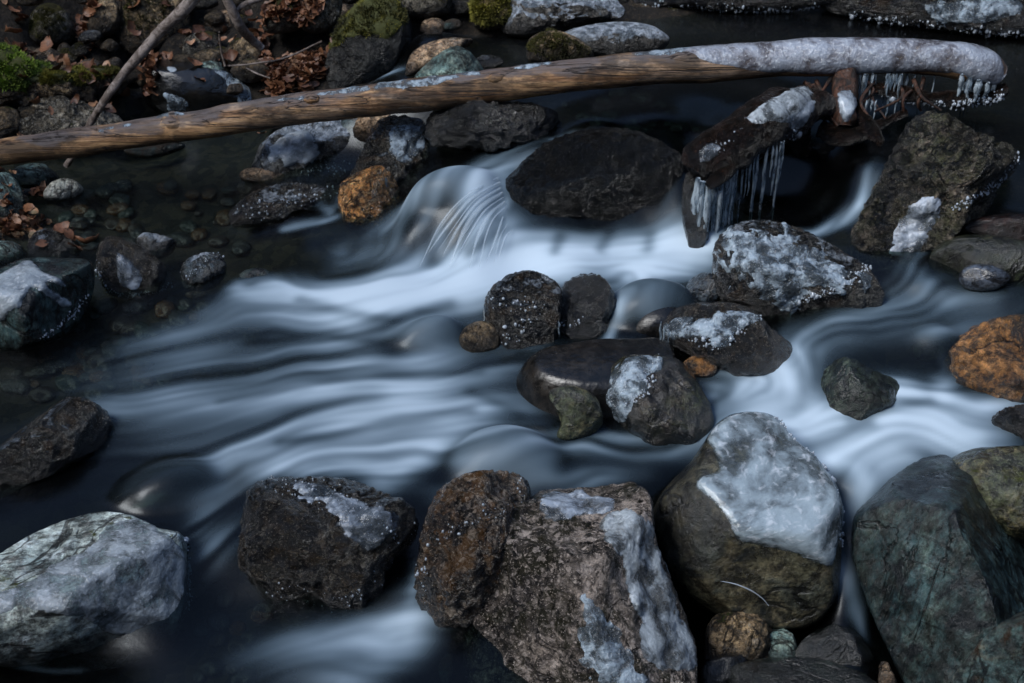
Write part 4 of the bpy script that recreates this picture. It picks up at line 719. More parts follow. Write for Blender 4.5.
# ------------------------------------------------------------------ the log across the stream
def log_mat():
    m, t, out = newmat("weathered_wood"); b = NB(t); v = b.objvec((.35, 3, 3)); v0 = b.objvec(); vs = b.objvec((.12, 4, 4))
    g = b.noise(vs, 14, 8, .7, .8); big = b.noise(v, 3.2, 5, .6, .5); n = b.noise(v, 30, 7, .7)
    c = b.mix(b.ramp(g, .38, .62), (.17, .083, .035), (.52, .31, .15)); c = b.mix(b.ramp(big, .48, .66), c, (.34, .28, .23)); c = mul(b, c, b.ramp(b.noise(b.objvec((1, 2, 2)), 5, 7, .7), .4, .58, .25, 1.3)); c = b.mix(b.math('MULTIPLY', b.ramp(n, .5, .66), .75), c, (.05, .032, .02))
    geo = b.n('ShaderNodeNewGeometry'); sp = b.n('ShaderNodeSeparateXYZ'); t.links.new(geo.outputs['Normal'], sp.inputs[0])
    bark = b.ramp(b.math('MULTIPLY_ADD', sp.outputs[2], .3, b.noise(b.objvec((.5, 1, 1)), 9, 5, .6)), .66, .76)
    c = b.mix(b.math('MULTIPLY', bark, .8), c, b.mix(b.ramp(n, .4, .6), (.06, .05, .05), (.13, .115, .12)))
    h = b.math('ADD', g, b.math('MULTIPLY', n, .8)); cr = b.ramp(b.math('ABSOLUTE', b.math('SUBTRACT', b.noise(b.objvec((.1, 3, 3)), 9, 5, .6, .6), .5)), .002, .014, 0, 1)
    c = b.mix(cr, (.02, .012, .008), c); h = b.math('ADD', h, b.math('MULTIPLY', cr, .5))
    t.links.new(b.bsdf(c, b.ramp(n, .3, .7, .4, .75), b.bump(h, .9, .006)), out.inputs[0]); return m
LOGPX = [(-120, 170, 15), (0, 152, 14.5), (50, 145.5, 15), (100, 139, 15), (160, 130, 15), (175, 127, 17), (190, 126, 15), (250, 116, 16), (300, 109, 17), (350, 103, 17), (400, 97, 17.5), (450, 91, 18), (500, 85, 18), (550, 78.5, 17.5), (600, 73, 17.5), (650, 68, 18), (700, 65, 19), (750, 61, 19), (800, 58, 19.5), (850, 57, 19.5), (900, 56, 19), (940, 58, 18), (965, 62, 20), (985, 68, 19), (998, 76, 14)]
def log_pt(px, py, zoff=0.0):
    y = .76 + .01 * math.sin(px * .01); d = ray(px, py); k = (y - CAM[1]) / d[1]; return CAM + d * k
LP = np.array([log_pt(a, b_) for a, b_, r in LOGPX]); LR = np.array([r / FPX * depth_of(p) for p, (a, b_, r) in zip(LP, LOGPX)])
lbase = np.array([LP[12][0], LP[12][1], LP[12][2] - LR[12]])
V, F = tube(LP - lbase, LR * .93, 40, .006, 9, 3, sub=8)
logo = bpy.data.objects.new("log", None); COL.objects.link(logo); logo.location = lbase; tag(logo, "long bare log lying across the stream, its right end sheathed in ice", "log")
wood = link("trunk", mesh_np("trunk", V, F), log_mat(), logo)
V = V + lbase; o_dat['log'] = (V, F, lbase); ROCKS['log'] = logo
patch('log', 'ice_sheath', [(672, 52), (700, 40), (760, 34), (860, 30), (930, 34), (985, 44), (1006, 62), (1004, 85), (985, 90), (968, 82), (960, 76), (930, 76), (880, 76), (820, 78), (770, 76), (735, 68), (700, 62), (690, 55)], .002, ice_mat("log_ice", .74, (.34, .38, .45), (.12, .115, .13), 1.6, .2, .5), 5, 6, rf=14, seed=31, lump=.5, back=.9)
for i, pl in enumerate([[(78, 134), (120, 124), (160, 114), (186, 111), (182, 118), (150, 121), (120, 128), (84, 138)], [(265, 101), (300, 94), (330, 89), (390, 83), (388, 88), (330, 96), (300, 101)], [(372, 83), (430, 76), (470, 69), (480, 74), (440, 84), (400, 90)], [(505, 68), (545, 60), (560, 61), (530, 70)], [(600, 56), (650, 49), (690, 45), (690, 52), (640, 57)]]):
    patch('log', 'frost_strip', pl, .003, FROST, 5, 4, rf=40, seed=40 + i, back=.9)
for px, py, r in [(172, 124, 9), (312, 99, 6), (495, 79, 6), (590, 70, 5)]:       # knots
    p = log_pt(px, py); n_ = (CAM - p) / np.linalg.norm(CAM - p); iv, fv = ico(3); rr = r / FPX * depth_of(p)
    vv = iv * rr * np.array([1.3, .8, .8]); vv = vv * (1 + .3 * fbm(iv * 2 + px, 4, 4))[:, None] + (p + n_ * .029 - lbase); link("knot", mesh_np("knot", vv, fv), wood.data.materials[0], logo)
ldep = depth_of(LP[20])
ic = []; rg = random.Random(5)
for k in range(34):
    px = rg.gauss(rg.choice((872, 890, 905, 935, 968)), 5); y0 = 74; y1 = rg.uniform(88, 112) if k % 3 else rg.uniform(100, 116)
    ic.append((px, y0, y1, rg.uniform(.5, 2.1), ldep + rg.uniform(-.03, .03)))
ic += [(962, 74, 96, 3, ldep - .04), (970, 78, 104, 3.5, ldep - .03), (979, 80, 100, 4, ldep - .03), (988, 82, 98, 3, ldep - .02), (995, 80, 104, 2.5, ldep)]
drip(logo, lbase, "icicle", ic)

# ------------------------------------------------------------------ root stump jammed under the log
def root_mat():
    m, t, out = newmat("wet_root_wood"); b = NB(t); v = b.objvec((1, 1, 1)); n = b.noise(v, 22, 8, .7, 1.0); n2 = b.noise(v, 90, 5, .7)
    c = b.mix(b.ramp(n, .4, .6), (.006, .005, .004), (.022, .012, .008)); c = b.mix(b.ramp(n2, .58, .72), c, (.07, .03, .016))
    t.links.new(b.bsdf(c, b.ramp(n, .4, .7, .12, .4), b.bump(b.math('ADD', b.math('MULTIPLY', n, 2.0), n2), 1, .025)), out.inputs[0]); t.nodes; return m
ROOTM = root_mat()
def bark_mat():
    m, t, out = newmat("red_bark"); b = NB(t); v = b.objvec((2, 2, .6)); n = b.noise(v, 30, 7, .7, 1.0)
    c = b.mix(b.ramp(n, .4, .62), (.012, .007, .005), (.1, .042, .024)); t.links.new(b.bsdf(c, .45, b.bump(n, 1, .01)), out.inputs[0]); return m
BARK = bark_mat()
sb = at_z(780, 215, .1); sb = np.array([sb[0], sb[1] + .12, .1])
stump = bpy.data.objects.new("root_stump", None); COL.objects.link(stump); stump.location = sb; tag(stump, "dark tangled root stump hung with icicles, jammed under the right half of the log", "root stump")
def rootpath(pts, name, mat, seed, noise=.012, flat=1.0, key=None):
    P = [at_d(a, b_, d) for a, b_, r, d in pts]; Rr = [r / FPX * d for a, b_, r, d in pts]
    V, F = tube(P, Rr, 28, noise, 16, seed, sub=8, flat=flat); o = link(name, mesh_np(name, V - sb, F), mat, stump)
    if key: o_dat[key] = (V, F, sb); ROCKS[key] = stump
    return o
D0 = depth_of(at_z(705, 274, .055)) - .06; DL = depth_of(LP[20])
rootpath([(835, 108, 10, DL + .0), (812, 106, 18, DL - .03), (785, 114, 28, DL - .08), (758, 130, 28, D0 + .12), (728, 150, 26, D0 + .08), (703, 160, 20, D0 + .06), (694, 172, 12, D0 + .06)], "root", ROOTM, 1, .02, key='root')
R('rz', 'rock', 'black wet rock under the drooping end of the root, left of the icicle curtain', 'rock', [(681, 200), (686, 172), (700, 168), (716, 186), (712, 225), (704, 262), (694, 270), (685, 240)], (697, 268, .05), M['black'], .9, .85, .08, 3, [], 4, 5, 150, kd=.7)
rootpath([(742, 150, 10, D0 + .05), (725, 172, 8, D0 + .03), (708, 186, 5, D0 + .02)], "root", ROOTM, 3, .01)
rootpath([(846, 70, 12, DL), (846, 95, 13, DL - .01), (843, 116, 11, DL - .02), (842, 126, 6, DL - .02)], "trunk_stub", BARK, 4, .02, key='stub')
rootpath([(850, 100, 7, DL), (868, 128, 7, DL - .03), (880, 140, 5, DL - .05), (878, 146, 2, DL - .05)], "root", ROOTM, 5, .012)
rootpath([(820, 128, 8, DL), (845, 138, 8, DL - .02), (875, 128, 7, DL - .02), (905, 112, 5, DL)], "root", ROOTM, 6, .012)
rootpath([(862, 84, 6, DL + .02), (905, 94, 7, DL + .02), (945, 99, 8, DL + .02), (985, 97, 7, DL + .03), (1006, 88, 5, DL + .03)], "root", ROOTM, 7, .016, key="fringe")
rim("fringe", "ice_beads", [(862, 108), (880, 110), (900, 106), (930, 106), (960, 105), (990, 100), (1004, 96)], 130, .0055, seed=61, spread=3.5)
rootpath([(800, 120, 12, DL - .02), (798, 150, 12, DL + .05), (790, 180, 14, DL + .1), (770, 215, 14, DL + .1)], "root", ROOTM, 8, .02)
rootpath([(845, 110, 16, DL + .08), (850, 150, 20, DL + .15), (845, 190, 22, DL + .2)], "root", ROOTM, 9, .03)
rg = random.Random(9)
for k in range(14):
    x0 = rg.uniform(800, 960); rootpath([(x0, rg.uniform(76, 90), 2, DL + .01), (x0 + rg.uniform(-18, 18), rg.uniform(92, 104), 1.6, DL + rg.uniform(-.03, .03)), (x0 + rg.uniform(-30, 30), rg.uniform(100, 126), 1, DL + rg.uniform(-.04, .03))], "rootlet", BARK, 20 + k, .002)
patch('root', 'ice_sheet', [(745, 118), (765, 100), (795, 86), (812, 88), (810, 105), (800, 118), (782, 125), (768, 122), (755, 128)], .003, GLAZE, 4, 5, rf=25, seed=51, lump=.6)
patch('root', 'ice_sheet', [(788, 118), (808, 100), (818, 98), (812, 118), (800, 132), (790, 130)], .003, ICE, 3, 4, rf=25, seed=52)
patch('root', 'ice_sheet', [(698, 152), (712, 142), (722, 148), (712, 160), (700, 163)], .004, ICE_CLEAR, 3, 4, rf=25, seed=53)
patch('stub', 'ice_sheet', [(838, 92), (850, 90), (858, 100), (856, 112), (846, 124), (838, 112)], .005, ICE, 3, 4, rf=25, seed=54)
rim('root', 'ice_beads', [(792, 132), (800, 135), (790, 140)], 14, .005, seed=31, spread=3)
rim('root', 'ice_beads', [(700, 158), (730, 140), (745, 125)], 10, .004, seed=32, spread=3)
ti = []; rg = random.Random(41)
top_y = lambda x: 184 - (x - 700) * .42
for k in range(17):
    x = 698 + 38 * (k / 17) ** 1.1 + rg.uniform(-1.5, 1.5); ti.append((x, top_y(x) - 6 + rg.uniform(-3, 8), min(288, 292 - (x - 696) * 1.15 + rg.uniform(-16, 8)), rg.uniform(2.6, 5.2) * (1 - .5 * (x - 698) / 40), D0 + .03 + rg.uniform(-.015, .02)))
x = 738
while x < 786: ti.append((x, top_y(x) - 8, top_y(x) + rg.choice((28, 45, 62, 74, 50)) * rg.uniform(.7, 1.1), rg.uniform(.8, 2.3), D0 + .03 + (x - 735) * .0012)); x += rg.choice((2.5, 4, 6, 9))
drip(stump, sb, "icicle", ti)
ti = [(x + random.Random(x).uniform(-1, 1), 100, random.Random(x + 1).uniform(108, 122), 1.2, DL - .03) for x in range(862, 882, 5)] 
drip(stump, sb, "icicle", ti)
# rock ribs in the dark hollow
R('hol', 'rock', 'shadowed rock in the dark hollow behind the icicle curtain', 'rock', [(740, 200), (760, 168), (800, 160), (850, 168), (880, 200), (850, 240), (790, 245), (745, 235)], (810, 235, .05), M['mossdark'], .6, .85, .06, 2.8, [], 4, 5, 140, ridge=.05)
bpy.data.objects[ROCKS['hol'].name].location.y += .12
# icicles on rocks
def drips_on(key, lst): drip(ROCKS[key], o_dat[key][2], "icicle", lst)
DO = depth_of(at_z(500, 345, .02))
drips_on('O1', [(484, 306, 334, 1.2, DO), (488, 305, 342, 1.5, DO), (491, 308, 346, 1.4, DO - .01), (496, 318, 342, 1.2, DO - .01), (536, 300, 328, 1.6, DO - .02), (541, 304, 326, 1.3, DO - .02), (559, 322, 337, 1.3, DO - .02)])
rim('O1', 'ice_beads', [(490, 300), (505, 300), (520, 310), (538, 300), (520, 335), (500, 335)], 24, .0045, seed=15, spread=6)
rim('O2', 'ice_beads', [(558, 322), (570, 325), (585, 320)], 8, .004, seed=16, spread=3)
drips_on('Q', [(661, 322, 358, 1.3, depth_of(at_z(662, 360, .05)) - .02), (664, 326, 358, 1.2, depth_of(at_z(662, 360, .05)) - .02), (669, 330, 350, 1, depth_of(at_z(662, 360, .05)) - .02)])
rim('P3', 'ice_beads', [(658, 358), (650, 378), (645, 392), (632, 402)], 40, .0045, seed=17, spread=3)
rim('J', 'ice_beads', [(88, 296), (75, 312), (60, 325), (42, 338)], 50, .004, seed=18, spread=2)
rim('K', 'ice_beads', [(98, 262), (100, 280), (112, 294), (140, 295), (165, 288), (174, 284)], 50, .004, seed=19, spread=2)
rim('A', 'ice_beads', [(184, 535), (189, 560), (189, 590), (186, 615)], 40, .005, seed=20, spread=1.5)
rim('B', 'ice_beads', [(262, 482), (300, 490), (340, 500), (380, 520), (400, 540)], 60, .0035, seed=21, spread=9)
rim('B', 'ice_beads', [(262, 590), (300, 600), (350, 600), (395, 570)], 30, .003, seed=22, spread=7)
rim('C', 'ice_beads', [(520, 475), (525, 500), (430, 540), (420, 580), (425, 605)], 40, .0035, seed=23, spread=4)
rim('AC', 'ice_beads', [(300, 172), (320, 168), (345, 170)], 24, .004, seed=24, spread=4)
rim('AD', 'ice_beads', [(240, 210), (270, 205), (300, 195), (335, 192)], 60, .004, seed=25, spread=6)
rim('L', 'ice_beads', [(185, 275), (200, 262), (218, 256)], 30, .003, seed=26, spread=4)
drips_on('AC', [(x, 145, 168 + (x % 5), 1.1, depth_of(at_z(330, 176, .03)) - .02) for x in (322, 327, 333, 338, 344)])
drips_on('AA', [(386, 178, 200, 2.2, depth_of(at_z(385, 225, .03)) - .02), (379, 172, 192, 1.6, depth_of(at_z(385, 225, .03)) - .02)])
# twig locked in the ice under the cap
p = [at_d(a, b_, depth_of(at_z(770, 630, -.2)) - .012) for a, b_ in [(720, 581), (735, 584), (750, 590), (762, 598), (769, 606)]]
def surf_pt(key, px, py, off):
    V, F, base = o_dat[key]; bv = bvh(key); d = Vector(ray(px, py)).normalized(); h = bv.ray_cast(Vector(CAM), d); return (np.array(h[0]) - np.array(d) * off) if h[0] is not None else None
_bv = {}
def bvh(key):
    if key not in _bv: V, F, base = o_dat[key]; _bv[key] = BVHTree.FromPolygons([tuple(q) for q in V], [tuple(q) for q in F])
    return _bv[key]
pp = [surf_pt('E', a, b_, .001) for a, b_ in [(720, 581), (735, 584), (750, 590), (762, 598), (769, 606)]]; pp = [q for q in pp if q is not None]
if len(pp) > 2:
    V, F = tube(pp, [.0006, .0014, .0017, .0013, .0005][:len(pp)], 8, .0003, 80, 2); o = link("quartz_vein", mesh_np("quartz_vein", V - o_dat['E'][2], F), BEAD, ROCKS['E'])

# ------------------------------------------------------------------ branches on the bank
def branch_mat(name, a, bcol):
    m, t, out = newmat(name); b = NB(t); v = b.objvec(); n = b.noise(v, 40, 7, .7, .6); c = b.mix(b.ramp(n, .4, .6), a, bcol); t.links.new(b.bsdf(c, .65, b.bump(n, .9, .005)), out.inputs[0]); return m
BR = branch_mat("bare_branch_wood", (.1, .075, .06), (.3, .25, .22))
def branch(pts, label, seed, cat='branch', name='branch', mat=None, group=None):
    P = np.array([at_z(a, b_, z) for a, b_, z, r in pts]); Rr = [r / FPX * depth_of(p) for p, (a, b_, z, r) in zip(P, pts)]; base = P[0]
    V, F = tube(P, Rr, 14, .002, 50, seed, sub=6); o = link(name, mesh_np(name, V - base, F), mat or BR, None, base); return tag(o, label, cat, group)
branch([(66, 166, .03, 3), (78, 148, .09, 3.2), (90, 124, .17, 3.5), (105, 100, .25, 4), (122, 76, .31, 4.5), (140, 55, .37, 5.5), (160, 32, .43, 5.5), (185, 8, .5, 6.5), (205, -18, .56, 7)], "straight bare branch leaning on the bank, its foot behind the left part of the log", 1)
branch([(222, -12, .48, 5), (231, 8, .42, 5), (240, 26, .36, 5), (250, 38, .3, 4.5), (262, 48, .26, 3.5)], "curved bare branch reaching down to the leaf pile", 2)
branch([(236, 12, .40, 2), (245, 4, .42, 3), (262, -2, .43, 3.2), (285, -10, .45, 3.5)], "short pale branch at the top edge beside the curved branch", 3)
branch([(225, 66, .22, .9), (221, 50, .27, .9), (219, 32, .33, 1)], "thin upright twig behind the ice-glazed dark boulder", 4, 'twig', 'twig')
branch([(228, 66, .2, .9), (250, 64, .21, .9), (285, 58, .22, 1), (322, 41, .26, 1)], "thin twig lying flat on the leaf pile", 5, 'twig', 'twig')
branch([(270, 78, .17, .8), (258, 74, .18, .8), (246, 68, .19, .8)], "short twig sticking out of the lower left of the leaf pile", 6, 'twig', 'twig')

# ------------------------------------------------------------------ fallen leaves
def leaf_geo(rg, c, L, nrm=(0, 0, 1)):
    n = 7; yaw = rg.uniform(0, 6.28); tilt = rg.gauss(0, .6); tilt2 = rg.gauss(0, .6); cur = rg.uniform(-.6, 1.2); V = []
    for i in range(n):
        t = i / (n - 1); w = L * .33 * math.sin(math.pi * (t * .9 + .05)) ** .8 * rg.uniform(.75, 1.2)
        for s in (-1, 0, 1): V.append([t * L - L / 2, s * w, cur * L * .25 * (4 * (t - .5) ** 2) + abs(s) * L * .1 * rg.uniform(.3, 1.6)])
    V = np.array(V)
    def rot(V, a, i, j): c_, s_ = math.cos(a), math.sin(a); W = V.copy(); W[:, i] = c_ * V[:, i] - s_ * V[:, j]; W[:, j] = s_ * V[:, i] + c_ * V[:, j]; return W
    V = rot(V, tilt, 0, 2); V = rot(V, tilt2, 1, 2); V = rot(V, yaw, 0, 1)
    F = [(i * 3 + s, i * 3 + s + 1, i * 3 + s + 4, i * 3 + s + 3) for i in range(n - 1) for s in (0, 1)]
    return V + c, np.array(F)
def leafmat(name, a, bcol, ccol):
    m, t, out = newmat(name); b = NB(t); g = b.n('ShaderNodeNewGeometry'); r = g.outputs['Random Per Island']
    c = b.mix(b.ramp(r, .2, .6), a, bcol); c = b.mix(b.ramp(r, .75, .95), c, ccol); n = b.noise(b.objvec(), 120, 4, .6); c = b.mix(b.math('MULTIPLY', b.ramp(n, .45, .65), .5), c, (.03, .015, .01))
    t.links.new(b.bsdf(c, .5, b.bump(n, .5, .003)), out.inputs[0]); return m
LEAF = leafmat("brown_leaves", (.11, .045, .022), (.24, .105, .05), (.42, .24, .14)); LEAFD = leafmat("dark_leaves", (.05, .022, .014), (.1, .045, .025), (.2, .1, .06))
allv = [Vector(q) for q in []]
def scatter(name, label, regions, n, L, mat, seed):
    rg = random.Random(seed); S = Soup(); hs = [(k, bvh(k)) for k in ('b5', 'b9', 'b12', 'b7', 'b11', 'b14', 'b4', 'b1', 'b10', 'M4', 'M1', 'M2', 'b2', 'b13')]
    for _ in range(n):
        px0, py0, px1, py1, zg, pile = rg.choice(regions); px = rg.gauss((px0 + px1) / 2, (px1 - px0) / 4.2); py = rg.gauss((py0 + py1) / 2, (py1 - py0) / 4.2)
        p = at_z(px, py, zg)
        for _k in range(4): p = at_z(px, py, float(ground_z(np.array(p[0]), np.array(p[1]))) + pile)
        z = float(ground_z(np.array(p[0]), np.array(p[1]))) + pile * rg.random()
        for k, bv in hs:
            h = bv.ray_cast(Vector((p[0], p[1], 2)), Vector((0, 0, -1)))
            if h[0] is not None and h[0].z > z: z = h[0].z
        if z < float(water_z(p[0], p[1])) - .012 and seed < 3: continue
        V, F = leaf_geo(rg, np.array([p[0], p[1], z + .008]), L * rg.uniform(.6, 1.3)); S.add(V, F)
    o = link(name, S.mesh(name), mat); o['kind'] = 'stuff'; return tag(o, label, 'leaves')
scatter('leaf_litter', 'pile of crisp brown leaves filling the gap between the glazed boulder and the moss-crowned boulder', [(262, 40, 325, 72, .2, .05), (268, 60, 322, 100, .15, .06), (262, 72, 320, 102, .13, .05)], 1300, .042, LEAF, 1)
scatter('leaf_litter', 'loose brown leaves scattered over the upper left corner of the bank', [(-40, -10, 35, 45, .3, .03), (60, 20, 130, 50, .25, .01), (125, 42, 150, 60, .17, .01), (200, 0, 330, 30, .34, .01), (-40, -10, 340, 60, .3, .01), (0, 20, 260, 110, .2, .01)], 1500, .045, LEAF, 2)
scatter('leaf_litter', 'wet reddish leaves washed up at the left edge between two grey green stones', [(-10, 212, 32, 240, .02, .015), (0, 216, 46, 232, .02, .01)], 170, .034, LEAF, 3)
def big_leaf(px, py, z, L, label, seed):
    rg = random.Random(seed); p = at_z(px, py, z); V, F = leaf_geo(rg, np.zeros(3), L); o = link('leaf', mesh_np('leaf', V, F), LEAF, None, p); me = o.data
    md = o.modifiers.new('thick', 'SOLIDIFY'); md.thickness = .0008; return tag(o, label, 'leaf')
big_leaf(14, 33, .3, .075, 'large tan leaf at the upper left, left of the round moss-topped boulder', 3); big_leaf(47, 48, .26, .07, 'orange brown leaf lying below the round moss-topped boulder', 8); big_leaf(29, 208, .05, .05, 'brown leaf standing upright beside the dark green sloping rock', 12)
big_leaf(88, 243, .02, .07, 'rust coloured leaf floating behind the three-sided rock', 14)

# ------------------------------------------------------------------ pebbles on the shallow bed
pm = [rock_mat("bed_pebble_" + n, c1, c2, c3, 1.5, .2, rough=.4, bump=.4, wet=.6, seed=s, waterline=-1) for n, c1, c2, c3, s in [("grey", (.12, .13, .12), (.08, .09, .085), (.17, .17, .15), 51), ("amber", (.28, .15, .05), (.18, .09, .03), (.34, .2, .08), 52), ("green", (.09, .13, .1), (.06, .09, .075), (.12, .15, .12), 53), ("brown", (.11, .08, .05), (.07, .05, .035), (.16, .12, .08), 54)]]
pmesh = []
for i in range(8):
    iv, fv = ico(3); q = iv * np.array([1.25, 1, .62]) * (1 + .16 * fbm(iv * 1.3 + i * 9, i, 3))[:, None]; me = mesh_np("pebble", q, fv); me.materials.append(pm[i % 4]); pmesh.append(me)
PZ = [("grey", "amber", "green", "brown")]
rg = random.Random(77)
ZN = [((60, 300, 270, 400), 100, "pebble on the shallow bed below the three-sided rock"), ((60, 185, 250, 255), 60, "pebble on the floor of the dark pool under the log"), ((0, 355, 110, 400), 26, "pebble on the bed in front of the ice-slab boulder"), ((195, 575, 330, 683), 34, "pebble on the floor of the dark pool at the bottom"), ((560, 95, 700, 135), 24, "pebble seen deep in the pool behind the log")]
cn = ("grey", "amber", "green", "brown")
for (x0, y0, x1, y1), n, lab in ZN:
    for k in range(n):
        px, py = rg.uniform(x0, x1), rg.uniform(y0, y1); p = at_z(px, py, -.05)
        for _ in range(3): p = at_z(px, py, float(ground_z(np.array(p[0]), np.array(p[1]))))
        j = rg.randrange(8); 
        if j % 4 == 1 and rg.random() < .5: j -= 1
        s = rg.uniform(.012, .03) * (1.2 if rg.random() < .2 else 1); o = bpy.data.objects.new("pebble", pmesh[j]); COL.objects.link(o); o.location = (p[0], p[1], p[2] + s * .3); o.scale = (s, s, s); o.rotation_euler = (rg.uniform(-.2, .2), rg.uniform(-.2, .2), rg.uniform(0, 6.3))
        tag(o, cn[j % 4] + " " + lab, "pebble", cn[j % 4] + " " + lab.replace("pebble", "pebbles"))

# ------------------------------------------------------------------ the water
wx = np.arange(-2.3, 2.3, .0075); wy = np.arange(-1.75, 1.75, .0075); NX, NY = len(wx), len(wy); WX, WY = np.meshgrid(wx, wy); WZ = water_z(WX, WY)
for _ in range(14):
    WZ[1:-1, 1:-1] = (WZ[1:-1, 1:-1] * 2 + WZ[:-2, 1:-1] + WZ[2:, 1:-1] + WZ[1:-1, :-2] + WZ[1:-1, 2:]) / 6
# currents: (points seen from the stand point, half width px, foam 0..1)
ST = [
 ([(640, 472), (560, 482), (440, 492)], 14, .4), ([(330, 430), (200, 460), (100, 480), (-50, 470)], 42, .3), ([(500, 330), (350, 350), (200, 370), (60, 390)], 50, .34), ([(520, 400), (350, 420), (200, 440)], 40, .3), ([(1000, 430), (850, 450), (750, 440)], 34, .42), ([(400, 640), (250, 664)], 30, .3),
 ([(1010, 300), (850, 325)], 26, .26), ([(690, 262), (600, 262), (450, 275), (330, 300)], 26, .4), ([(240, 520), (215, 560), (200, 600)], 20, .16), ([(700, 400), (780, 380)], 26, .35), ([(320, 320), (240, 300)], 20, .25),
 ([(520, 158), (490, 168), (462, 195), (440, 225), (415, 255), (385, 275)], 17, .62), ([(500, 165), (470, 190), (450, 215)], 20, .6), ([(500, 240), (480, 262), (452, 278)], 20, .5), ([(700, 238), (600, 246), (520, 240)], 13, .5),
 ([(415, 195), (395, 225), (375, 245), (345, 262)], 16, .5), ([(445, 262), (410, 285), (370, 295), (330, 302), (290, 300)], 24, .85), ([(560, 262), (510, 268), (460, 278), (410, 292), (360, 305)], 18, .75),
 ([(700, 250), (660, 256), (610, 258), (560, 258), (510, 268)], 20, .75), ([(640, 250), (600, 250), (560, 248)], 14, .6), ([(620, 285), (650, 268), (700, 262)], 14, .6), ([(540, 262), (470, 300), (430, 310)], 16, .45),
 ([(370, 295), (320, 288), (280, 286), (255, 300), (230, 315), (190, 330), (130, 345)], 15, .5), ([(360, 320), (310, 320), (270, 318), (225, 335), (160, 352), (100, 368)], 13, .42), ([(330, 300), (355, 320), (350, 335), (320, 345), (260, 358), (190, 375)], 12, .5),
 ([(460, 360), (400, 362), (330, 365), (260, 375), (190, 390), (120, 402), (40, 420)], 16, .52), ([(480, 378), (420, 385), (350, 385), (280, 395), (200, 408), (120, 420)], 16, .55), ([(530, 355), (490, 370), (450, 378), (400, 392)], 13, .7),
 ([(520, 400), (470, 398), (400, 405), (330, 418), (270, 430), (220, 450), (195, 470)], 16, .55), ([(520, 430), (470, 425), (420, 440), (380, 450), (330, 452), (280, 452), (235, 455), (215, 480)], 14, .6), ([(480, 430), (440, 450), (410, 465), (385, 480)], 15, .85), ([(300, 462), (240, 458), (225, 470), (205, 500), (200, 530)], 13, .6), ([(400, 470), (350, 465), (300, 468), (250, 470)], 9, .7),
 ([(200, 420), (120, 440), (40, 470), (-60, 500)], 18, .22), ([(180, 470), (120, 460), (60, 470)], 12, .2), ([(230, 500), (215, 530), (210, 560)], 14, .3), ([(190, 380), (100, 395), (0, 405), (-100, 420)], 20, .28), ([(230, 350), (150, 372), (60, 388)], 12, .25),
 ([(260, 300), (235, 290), (245, 280), (275, 278)], 8, .45),
 ([(320, 205), (335, 214), (330, 218), (300, 223), (285, 228)], 5, .75), ([(352, 180), (345, 198), (332, 212)], 5, .4),
 ([(398, 72), (390, 78), (378, 86), (362, 92)], 7, .8),
 ([(740, 355), (765, 368), (770, 385), (745, 405), (710, 420), (670, 425)], 22, .62), ([(800, 335), (790, 360), (780, 390), (740, 412)], 18, .5), ([(700, 440), (670, 445), (630, 440), (590, 438), (550, 440), (520, 438)], 11, .85), ([(690, 452), (640, 455), (580, 448), (530, 452)], 9, .45),
 ([(1024, 405), (985, 415), (940, 412), (900, 415), (860, 430), (820, 440), (790, 450)], 16, .72), ([(1000, 445), (950, 438), (900, 442), (860, 455), (835, 470)], 14, .6), ([(960, 385), (930, 395), (890, 385), (860, 385)], 12, .5), ([(905, 385), (875, 400), (840, 415), (800, 428), (770, 430)], 13, .7), ([(800, 390), (815, 410), (800, 425), (770, 420)], 12, .5),
 ([(935, 352), (945, 375), (940, 395)], 7, .4), ([(790, 470), (830, 460), (855, 465), (865, 485), (858, 510)], 8, .55), ([(900, 468), (860, 490), (848, 520), (850, 545)], 10, .35),
 ([(880, 158), (872, 180), (865, 200), (842, 222), (815, 234), (795, 232)], 6, .55), ([(868, 165), (866, 185), (860, 205)], 3.5, .5), ([(890, 190), (875, 205), (850, 225)], 4, .3), ([(945, 225), (925, 245), (912, 265), (905, 285), (880, 300)], 8, .42), ([(990, 300), (940, 298), (900, 300), (850, 315), (815, 335)], 11, .33), ([(985, 330), (940, 335), (900, 330), (860, 335), (820, 345)], 12, .22), ([(912, 265), (925, 285), (950, 300)], 7, .35),
 ([(420, 595), (405, 620), (385, 632), (350, 640), (300, 650), (250, 668)], 18, .62), ([(425, 620), (405, 650), (370, 668), (330, 690)], 18, .45), ([(415, 560), (418, 580), (412, 600)], 5, .5),
 ([(838, 560), (850, 580), (855, 605), (862, 625)], 9, .95), ([(700, 195), (695, 225), (690, 250)], 9, .22), ([(672, 180), (668, 205), (660, 230), (655, 250)], 9, .22), ([(570, 205), (610, 212), (640, 205)], 6, .25), ([(545, 140), (560, 138), (575, 132)], 4, .3),
 ([(505, 190), (480, 222), (462, 262)], 3, .9), ([(509, 200), (492, 228), (482, 262)], 2.2, .8), ([(500, 182), (470, 215), (450, 255)], 2, .8),
 ([(620, 360), (580, 372), (545, 385)], 8, .25), ([(660, 345), (600, 345), (560, 352)], 7, .2), ([(0, 664), (60, 672), (120, 668), (165, 655)], 2.5, .8), ([(600, 310), (580, 320), (640, 290)], 6, .35), ([(606, 345), (612, 330), (620, 320)], 4, .6)]
def resamp(P, step):
    P = np.asarray(P, float); s = np.hypot(*(P[1:] - P[:-1]).T); c = np.append(0, np.cumsum(s)); n = max(2, int(c[-1] / step)); t = np.linspace(0, c[-1], n); return np.stack([np.interp(t, c, P[:, 0]), np.interp(t, c, P[:, 1])], 1)
